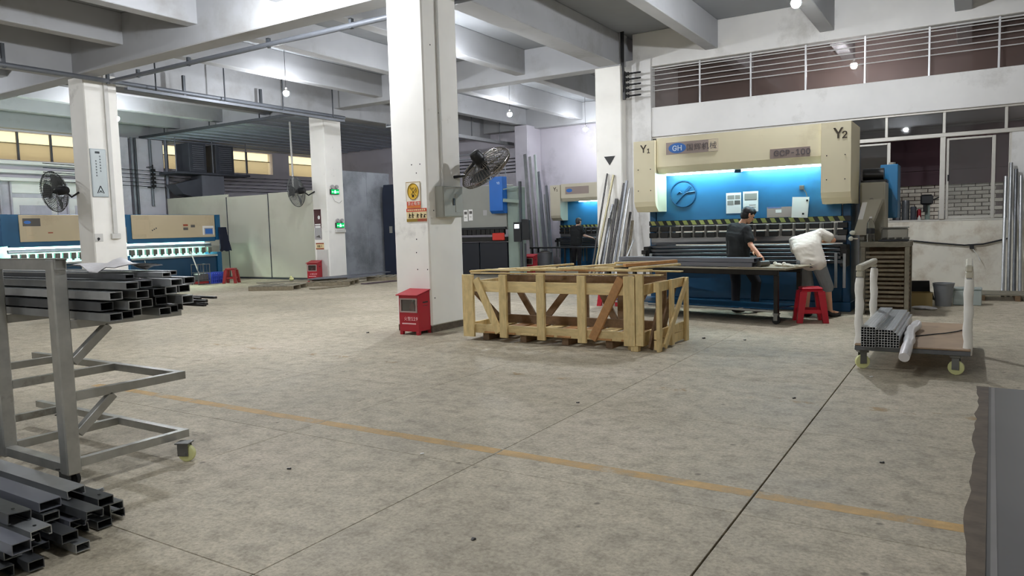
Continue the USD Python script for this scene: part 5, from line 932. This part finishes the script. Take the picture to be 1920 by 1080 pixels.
fan((-6.02, 8.95, 2.34), math.radians(156), math.radians(47), 'chrome wall fan tilted down on the big white pillar', .42, 'fan_chrome', (-.43, -.20, -.12))
fan((-16.80, 8.28, 2.50), math.radians(-58), math.radians(6), 'dark wall fan on the left pillar', .44, 'fan_dark', (.35, .33, -.02))
fan((-17.25, 15.4, 2.72), math.radians(-72), math.radians(6), 'grey wall fan on the far pillar above the partition', .46, 'fan_grey', (.25, .49, 0))

# ================================================================== duct, cables and pipes on the left wall
t = thing('air_cooler', 'grey louvred air cooler on a hung platform with a duct elbow on the left wall', 'air cooler', (-24.5, 17.55, 0))
obj('platform', MB().box((-.5, -1.6, 3.72), (.5, 1.6, 3.80), .01), 'duct_dark', t)
for y0, y1 in ((-.95, -.25), (.15, .95)):
    bx = obj('cooler_box', MB().box((-.4, y0, 3.81), (.4, y1, 4.86), .01), 'duct_dark', t)
    for q in range(12): obj('louvre', MB().box((.401, y0 + .12, 3.92 + q * .075), (.43, y1 - .12, 3.95 + q * .075)), 'duct_grey', bx)
obj('elbow_duct', MB().prism([(-.45, 3.71), (.50, 3.71), (.50, 3.1), (.35, 2.85), (-.45, 2.85)], -.3, .35), 'duct_grey', t); obj('hood', MB().prism([(-1.5, 3.35), (-.46, 3.60), (-.46, 2.85), (-1.2, 3.0)], -.28, .3), 'duct_dark', t)
for y in (-1.5, 0, 1.5): obj('drop_rod', MB().cyl((.42, y, 3.80), (.42, y, 4.995), .02, n=6), 'duct_grey', t)
single('duct_box', MB().box((XL + .001, 13.75, 3.99), (XL + .62, 14.5, 4.95), .01), 'duct_maroon', 'dark brown ventilation box high beside the left wall pilaster', 'ventilation box')
for i in range(5):
    z = 3.85 - i * .14
    single('power_cable', MB().tube([(XL + .75, 12.0, z + .05), (XL + .72, 15.2, z), (XL + .62, 16.2, z - .02), (XL + .25, 16.8, z - .03), (XL + .25, 18, z - .05), (XL + .25, 24, z - .02)], .012, 5), 'cable_black', f'dark power cable running along the left wall, {ORD[i]} from the top', 'cable', 'power cables along the left wall', smooth=40)
for i, (y, z0, z1, w) in enumerate(((15.08, 0, 5.0, .05), (15.2, 1.5, 5.0, .04), (16.36, 0, 5.0, .06), (15.75, 2.6, 5.1, .05))):
    single('wall_conduit', MB().tube([(XL + .56, y, z0), (XL + .56, y, z1)], w, 8), ('pipe_grey', 'pipe_dark', 'duct_grey', 'pipe_grey')[i], f'vertical conduit on the left wall pilasters, {ORD[i]} in the row', 'conduit', 'conduits on the left wall', smooth=40)
t = thing('insulator_rack', 'dark insulator rack holding the cables on the left wall pilaster', 'insulators', (XL + .86, 15.62, 3.2)); obj('upright', MB().box((-.02, -.02, 0), (.02, .02, .85)), 'black_paint', t); obj('bracket', MB().box((-.36, -.015, .05), (-.021, .015, .08)).box((-.36, -.015, .77), (-.021, .015, .80)), 'black_paint', t)
for q in range(5): obj('insulator', MB().cyl((.02, -.07, .1 + q * .14), (.02, .07, .1 + q * .14), .04, n=10), 'black_rubber', t)
for i in range(5):
    z = 4.15 - i * .13; single('power_cable', MB().tube([(-17.7, 24.282, z), (-16, 24.282, z - .03), (-14.0, 24.282, z)], .018, 6), 'cable_black', f'dark cable on the far back wall above the folding machine, {ORD[i]} from the top', 'cable', 'cables on the far back wall', smooth=40)
for i in range(3):
    z = 2.95 - i * .09; single('thin_cable', MB().tube([(XL + .4, 17.9, z), (XL + .4, 21, z - .03), (XL + .4, 24.2, z)], .016, 6), 'pipe_dark', f'thin pipe low on the left wall behind the partition, {ORD[i]} from the top', 'pipe', 'thin pipes behind the partition', smooth=40)
single('standing_pole', MB().tube([(-18.35, 16.3, 0), (-18.4, 16.3, 4.999)], .03, 8), 'conduit', 'white vertical pole rising behind the grey fan', 'pole', smooth=40)
single('wall_pipe', MB().cyl((-12.9, 24.25, 1.95), (-11.9, 24.25, 1.95), .03, n=8), 'pipe_dark', 'short dark pipe on the back wall left of the small press', 'pipe', smooth=40)

# ================================================================== scrap pallets by the far pillar
def pallet(loc, rz, label, m):
    t = thing('wooden_pallet', label, 'pallet', loc, rz)
    for q in range(3): obj('bearer', MB().box((-.6, -.5 + q * .46, 0), (.6, -.42 + q * .46, .10), .004), 'old_wood', t)
    for q in range(6): obj('deck_board', MB().box((-.6 + q * .21, -.5, .101), (-.45 + q * .21, .5, .12), .003), m, t)
pallet((-15.6, 13.15, 0), .45, 'grey wooden pallet at the left end of the scrap on the floor', 'grey_wood'); pallet((-15.15, 14.7, 0), .5, 'wooden pallet in the middle of the scrap by the far pillar', 'old_wood'); pallet((-14.9, 16.8, 0), .5, 'wooden pallet at the far right end of the scrap by the big pillar', 'grey_wood')
for i, (a, c, w, mm) in enumerate((((-16.5, 13.2, .140), (-15.55, 15.0, .142), .3, 'grey_wood'), ((-15.75, 14.4, .172), (-15.0, 16.2, .172), .35, 'duct_grey'), ((-16.1, 15.0, .15), (-15.9, 17.8, .16), .3, 'duct_grey'), ((-14.5, 13.3, .016), (-14.35, 14.4, .016), .25, 'old_wood'), ((-14.3, 15.0, .016), (-14.2, 16.2, .016), .22, 'duct_maroon'))):
    single('scrap_board', MB().bar(a, c, w, .025, .003), mm, f'flat scrap board lying by the far pillar, {ORD[i]} from the left', 'board', 'scrap boards by the far pillar')
single('yellow_object', MB().ico((-16.05, 14.0, .20), .06, 2, (1.2, 1, .8)).ico((-16.05, 13.98, .26), .035, 1), 'caster_yellow', 'small yellow and white object lying on the scrap boards', 'small object', smooth=True)
# cart, basket by the shears
t = thing('wire_cart', 'small grey wire cart in front of the right shearing machine', 'cart', (-19.75, 13.75, 0))
for x in (-.16, .16):
    for y in (-.2, .2): obj('leg', MB().cyl((x, y, 0), (x, y, .62), .013, n=6), 'galv_dark', t)
for z in (.12, .36, .61): obj('shelf_rim', MB().tube([(-.16, -.2, z), (.16, -.2, z), (.16, .2, z), (-.16, .2, z)], .012, 6, True), 'galv_dark', t)
obj('wire', MB().tube([(.16, -.1, .12), (.16, -.1, .61)], .006, 4).tube([(.16, 0, .12), (.16, 0, .61)], .006, 4).tube([(.16, .1, .12), (.16, .1, .61)], .006, 4), 'galv_dark', t); obj('bin', MB().box((-.14, -.18, .13), (.14, .18, .33), .02), 'galv_dark', t)
obj('red_tray', MB().box((-.14, -.17, .03), (.14, .17, .10), .01), 'stool_maroon', t)
single('white_stick', MB().tube([(-19.6, 13.6, .30), (-19.75, 13.45, 1.02)], .018, 6), 'cable_white', 'white stick standing in the wire cart', 'stick', smooth=40)
t = thing('plastic_basket', 'blue plastic basket on the floor beside the wire cart', 'basket', (-19.85, 14.28, 0))
b = MB()
for z in (.02, .12, .22, .33): b.tube([(-.17, -.22, z), (.17, -.22, z), (.17, .22, z), (-.17, .22, z)], .014, 6, True)
for k in range(7): b.box((.16, -.21 + k * .07 - .012, 0), (.18, -.21 + k * .07 + .012, .33)); b.box((-.18, -.21 + k * .07 - .012, 0), (-.16, -.21 + k * .07 + .012, .33))
for k in range(5): b.box((-.15 + k * .075 - .012, -.23, 0), (-.15 + k * .075 + .012, -.21, .33)); b.box((-.15 + k * .075 - .012, .21, 0), (-.15 + k * .075 + .012, .23, .33))
obj('basket_mesh', b, 'basket_blue', t); obj('bottom', MB().box((-.16, -.21, .0), (.16, .21, .015)), 'basket_blue', t); obj('lining', MB().box((-.145, -.195, .016), (.145, .195, .30)), 'basket_blue', t)
single('floor_hose', MB().tube([(-20.32, 12.35, .80), (-20.30, 12.4, .4), (-20.2, 12.45, .05), (-20.0, 12.6, .012)], .01, 6), 'cable_white', 'thin white hose hanging down the front of the right shearing machine', 'hose', smooth=True)
# far press table and its bar
t = thing('far_table', 'long dark table in front of the small press', 'table', (-10.9, 21.15, 0)); obj('table_top', MB().box((-1.5, -.25, .76), (1.5, .25, .80), .005), 'black_paint', t)
for x in (-1.42, -.2, 1.42):
    for y in (-.2, .2): obj('leg', MB().box((x - .025, y - .025, 0), (x + .025, y + .025, .759)), 'black_paint', t)
single('steel_bar', MB().hollow((-10.50, 21.9, 1.06), (-8.9, 21.9, 1.08), .05, .03, .004), 'galv', 'steel bar held by the man at the small press', 'steel bar')
t = thing('waste_bin', 'grey wire bin with crumpled film beside the far table', 'bin', (-12.0, 21.2, 0)); obj('bin_wall', MB().lathe([(.001, 0), (.2, 0), (.26, .62), (.25, .62), (.19, .01), (.001, .01)], n=18), 'duct_grey', t, smooth=40); obj('crumpled_film', MB().ico((0, 0, .58), .2, 2, (1, 1, .5)), 'film', t)
# small litter on the floor
LIT = [((-2.83, 9.0), .05, 'black_rubber', 'black clip beside the right end of the wooden crate'), ((-2.33, 9.05), .035, 'black_rubber', 'small black plug between the crate and the trolley'), ((-.75, 7.35), .035, 'paper', 'tiny crumpled white paper in front of the trolley'), ((-3.0, 3.62), .03, 'paper', 'tiny white flake beside the nearest floor joint'), ((-2.72, 5.3), .03, 'rod_dark', 'dark chip of metal at the crossing of two floor joints'),
       ((-3.55, 3.0), .03, 'rod_dark', 'dark chip on the foreground floor left of the second joint'), ((-1.95, 2.7), .03, 'rod_dark', 'dark pebble on the foreground floor between the two long joints'), ((-1.2, 6.2), .03, 'black_rubber', 'dark chip left of the trolley shadow'), ((-7.35, 7.75), .05, 'rod_dark', 'dark scrap of metal left of the red fire box'), ((-.42, 4.75), .03, 'rod_dark', 'dark chip near the edge of the sheet stack')]
for (x, y), s_, mm, lab in LIT: single('floor_litter', MB().obox((x, y, s_ * .12), (s_ * .9, s_ * .5, s_ * .24), Rz(x * 7), s_ * .1).obox((x + s_ * .25, y + s_ * .15, s_ * .15), (s_ * .4, s_ * .35, s_ * .3), Rz(y * 5), s_ * .05), mm, lab, 'litter', 'litter on the floor')
# ================================================================== people
def chain_manifold(chains, seg=14):
    parts = []
    for ch in chains:
        sp = [m3.Manifold.sphere(r, seg).translate(tuple(map(float, p))) for p, r in ch]
        if len(sp) == 1: parts.append(sp[0])
        if isinstance(ch, tuple): parts.append(m3.Manifold.batch_hull(sp)); continue
        for a, b_ in zip(sp[:-1], sp[1:]): parts.append(m3.Manifold.batch_hull([a, b_]))
    return m3.Manifold.batch_boolean(parts, m3.OpType.Add)
def skin_mesh(man, length=.018, it=8):
    mm = man.refine_to_length(length).to_mesh(); t_ = trimesh.Trimesh(np.array(mm.vert_properties)[:, :3], np.array(mm.tri_verts), process=True)
    trimesh.smoothing.filter_taubin(t_, lamb=.5, nu=.53, iterations=it); return (np.array(t_.vertices), np.array(t_.faces))
def hand(wrist, direction, palm_n, side, curl=.5):
    d = unit(direction); n_ = unit(palm_n - d * (palm_n @ d)); s_ = np.cross(d, n_) * side; w = np.asarray(wrist, float)
    ch = [[(w, .024), (w + d * .05 + s_ * .018, .018)], [(w + d * .02, .022), (w + d * .05, .019), (w + d * .085, .016)], [(w, .024), (w + d * .05 - s_ * .02, .018)], [(w + d * .085 + s_ * .025, .013), (w + d * .085 - s_ * .028, .013)]]
    for k, (o, ln_) in enumerate(((.028, .070), (.010, .080), (-.009, .074), (-.027, .058))):
        b0 = w + d * .085 + s_ * o; c1, c2 = curl * .6, curl * 1.4
        p1 = b0 + (d * math.cos(c1) + n_ * math.sin(c1)) * ln_ * .5; p2 = p1 + (d * math.cos(c2) + n_ * math.sin(c2)) * ln_ * .5
        ch.append([(b0, .0098), (p1, .009), (p2, .0075)])
    tb0 = w + d * .025 + s_ * .028; t1 = tb0 + (d * .6 + s_ * .7 + n_ * .3) * .04; ch.append([(tb0, .013), (t1, .011), (t1 + (d * .9 + n_ * .3) * .032, .009)])
    return ch
def head_chains(c, f, u, s=1.0):
    f = unit(f); u = unit(u - f * (u @ f)); r_ = np.cross(f, u)
    P = lambda a, b_, d: np.asarray(c) + (f * a + r_ * b_ + u * d) * s
    ch = [[(P(-.015, 0, .03), .088 * s), (P(.02, 0, .02), .078 * s)], [(P(.03, 0, -.02), .066 * s), (P(.045, 0, -.075), .045 * s), (P(.06, 0, -.095), .028 * s)], [(P(.088, 0, .0), .011 * s), (P(.112, 0, -.028), .015 * s)], [(P(.09, -.02, -.068), .008 * s), (P(.09, .02, -.068), .008 * s)],
          [(P(.085, -.035, .02), .014 * s), (P(.085, .035, .02), .014 * s)]]
    for b_ in (-.082, .082): ch.append([(P(-.01, b_, .015), .016 * s), (P(-.005, b_, -.02), .012 * s)])
    return ch, P
def hair_chains(P, s=1.0): return [[(P(-.03, 0, .045), .093 * s), (P(.03, 0, .07), .075 * s)], [(P(-.035, 0, .0), .085 * s), (P(-.04, 0, -.03), .07 * s)], [(P(.0, -.035, .05), .062 * s), (P(.0, .035, .05), .062 * s)], [(P(.06, -.03, .085), .035 * s), (P(.065, .03, .082), .035 * s)]]
def person(label, J, top, low, shoes='shoe_dark', skin='skin', hairm='hair', long_trousers=True, seg=14, eyes=True):
    """J: joints of the pose in metres."""
    t = thing('person', label, 'person'); g = lambda k: V(*J[k])
    hips, chest, neck, head = g('hips'), g('chest'), g('neck'), g('head'); across = unit(g('sh_r') - g('sh_l')); hx = unit(g('hip_r') - g('hip_l'))
    hc, P = head_chains(head, g('face'), g('up')); body = list(hc)
    body.append([(neck - unit(head - neck) * .02, .058), (head - unit(head - neck) * .05, .052)])
    body.append(((hips - hx * .06, .10), (hips + hx * .06, .10), (chest - across * .08, .095), (chest + across * .08, .095)))
    body.append([(chest, .085), (neck, .055)]); body.append([(g('sh_l'), .05), (neck - (neck - chest) * .15, .05), (g('sh_r'), .05)])
    for q in 'lr':
        body.append([(g('sh_' + q), .055), (g('el_' + q), .040), (g('wr_' + q), .027)]); wr, el = g('wr_' + q), g('el_' + q)
        body += hand(wr, unit(wr - el), V(*J.get('palm_' + q, (0, 0, -1))), 1 if q == 'r' else -1, J.get('curl', .6))
        body.append([(g('hip_' + q), .09), (g('kn_' + q), .058), (g('an_' + q), .038)]); body.append([(g('an_' + q), .036), (g('toe_' + q), .03)])
    obj('body', skin_mesh(chain_manifold(body, seg), .016), skin, t, smooth=True)
    if eyes:
        e = MB()
        for b_ in (-.032, .032): e.ico(P(.088, b_, .0), .011, 1)
        obj('eyes', e, 'black_paint', t, smooth=True)
    obj('hair', skin_mesh(chain_manifold(hair_chains(P), seg), .016, 4), hairm, t, smooth=True)
    k = .022; sh = []
    bk = V(*J.get('back', (0, 0, 0))); mid = (hips + chest) / 2 + bk; hp_ = hips - unit(chest - hips) * .04
    sh.append(((hp_ - hx * .085, .114), (hp_ + hx * .085, .114), (mid - across * .085, .122), (mid + across * .085, .122))); sh.append(((mid - across * .085, .122), (mid + across * .085, .122), (chest - across * .10, .128), (chest + across * .10, .128)))
    sh.append(((chest - across * .10, .12), (chest + across * .10, .12), (g('sh_l'), .07), (g('sh_r'), .07), (chest + (neck - chest) * .75, .075)))
    sh.append([(g('sh_l'), .06 + k * .7), (chest + (neck - chest) * .8, .062 + k * .4), (g('sh_r'), .06 + k * .7)])
    for q in 'lr': sh.append([(g('sh_' + q), .062 + k * .7), (g('sh_' + q) + (g('el_' + q) - g('sh_' + q)) * .62, .058 + k)])
    sv, sf = skin_mesh(chain_manifold(sh, seg), .018); nrm = trimesh.Trimesh(sv, sf, process=False).vertex_normals; ax = unit(chest - hips)
    q_ = np.stack([sv @ across * 5, sv @ ax * 22 + sv @ across * 9, sv @ np.cross(ax, across) * 5], 1); sv = sv + nrm * ((meshkit.fbm(q_ + (q_[:, :1] * .8), 3, 5) - .5) * .022)[:, None]
    obj('shirt', (sv, sf), top, t, smooth=True)
    tr = [[(hips + hx * .06 * s - unit(chest - hips) * .05, .102) for s in (-1, 1)]]
    for q in 'lr':
        hp, kn, an = g('hip_' + q), g('kn_' + q), g('an_' + q)
        tr.append([(hp, .108), (kn if long_trousers else kn + (kn - hp) * .04, .075 if long_trousers else .088)])
        if long_trousers: tr.append([(kn, .075), (an + (kn - an) * .08, .062)])
    obj('trousers' if long_trousers else 'shorts', skin_mesh(chain_manifold(tr, seg), .018), low, t, smooth=True)
    for q in 'lr':
        an, toe = g('an_' + q), g('toe_' + q); d = unit(toe - an)
        obj('shoe', skin_mesh(chain_manifold([[(an - d * .03 + V(0, 0, -.025), .044), (an + d * .07 + V(0, 0, -.03), .042), (toe + V(0, 0, -.0), .037)]], 12), .016, 4), shoes, t, smooth=True)
    return t, P
# man in black behind the work table, back to us, looking down to the right
t, P = person('person with short black hair in a black t-shirt leaning over the work table', dict(hips=(-3.13, 11.78, .90), chest=(-3.14, 11.82, 1.22), neck=(-3.10, 11.88, 1.42), head=(-3.02, 11.93, 1.555), face=(.75, .55, -.42), up=(.3, .2, 1),
    sh_l=(-3.26, 11.90, 1.36), sh_r=(-2.99, 11.74, 1.33), el_l=(-3.16, 12.08, 1.12), el_r=(-2.91, 11.66, 1.09), wr_l=(-2.96, 12.02, .98), wr_r=(-2.76, 11.56, .95), palm_l=(0, 0, -1), palm_r=(-.3, 0, -1),
    hip_l=(-3.22, 11.82, .88), hip_r=(-3.04, 11.74, .88), kn_l=(-3.19, 11.86, .48), kn_r=(-2.86, 11.82, .50), an_l=(-3.19, 11.82, .075), an_r=(-2.92, 11.94, .075), toe_l=(-3.10, 11.97, .037), toe_r=(-2.78, 12.06, .037)), 'shirt_black', 'trousers_dark')
obj('shirt_print', MB().box((-.03, -.004, -.12), (-.022, 0, .10)).box((.02, -.004, -.12), (.028, 0, .10)).box((-.03, -.004, -.12), (.028, 0, -.112)).xf(Rz(-.5), (-3.27, 11.675, 1.06)), 'print_grey', t)
# man in white bending into the press
person('person in a white t-shirt and grey shorts bending forward into the press brake', dict(hips=(-2.0, 11.62, .84), back=(-.02, -.05, .05), chest=(-2.12, 11.84, 1.11), neck=(-2.10, 12.03, 1.20), head=(-2.08, 12.13, 1.13), face=(0.05, .55, -.85), up=(0, .85, .5),
    sh_l=(-2.31, 11.90, 1.13), sh_r=(-1.93, 11.90, 1.25), el_l=(-2.30, 12.05, .93), el_r=(-1.76, 11.95, 1.14), wr_l=(-2.14, 12.13, 1.10), wr_r=(-1.93, 12.10, 1.12), palm_l=(0, 0, -1), palm_r=(0, 0, -1),
    hip_l=(-2.12, 11.62, .82), hip_r=(-1.92, 11.60, .82), kn_l=(-2.08, 11.74, .46), kn_r=(-1.80, 11.70, .46), an_l=(-2.08, 11.60, .075), an_r=(-1.76, 11.72, .075), toe_l=(-2.05, 11.76, .037), toe_r=(-1.66, 11.86, .037)), 'shirt_white', 'shorts_grey', long_trousers=False)
# man at the far press
person('person in dark clothes working at the small press in the far corner', dict(hips=(-11.08, 21.72, .92), chest=(-11.08, 21.76, 1.26), neck=(-11.06, 21.78, 1.46), head=(-11.03, 21.82, 1.60), face=(.3, .9, -.25), up=(0, .1, 1),
    sh_l=(-11.26, 21.80, 1.40), sh_r=(-10.90, 21.74, 1.40), el_l=(-11.30, 21.86, 1.16), el_r=(-10.82, 21.80, 1.15), wr_l=(-11.14, 22.0, 1.10), wr_r=(-10.62, 21.90, 1.08), palm_l=(0, 0, -1), palm_r=(0, 0, -1),
    hip_l=(-11.17, 21.72, .90), hip_r=(-10.99, 21.72, .90), kn_l=(-11.18, 21.74, .48), kn_r=(-10.98, 21.74, .48), an_l=(-11.18, 21.70, .075), an_r=(-10.98, 21.70, .075), toe_l=(-11.18, 21.84, .037), toe_r=(-10.97, 21.84, .037)), 'shirt_black', 'trousers_dark', skin='skin_far', hairm='hair_grey', seg=10, eyes=False)
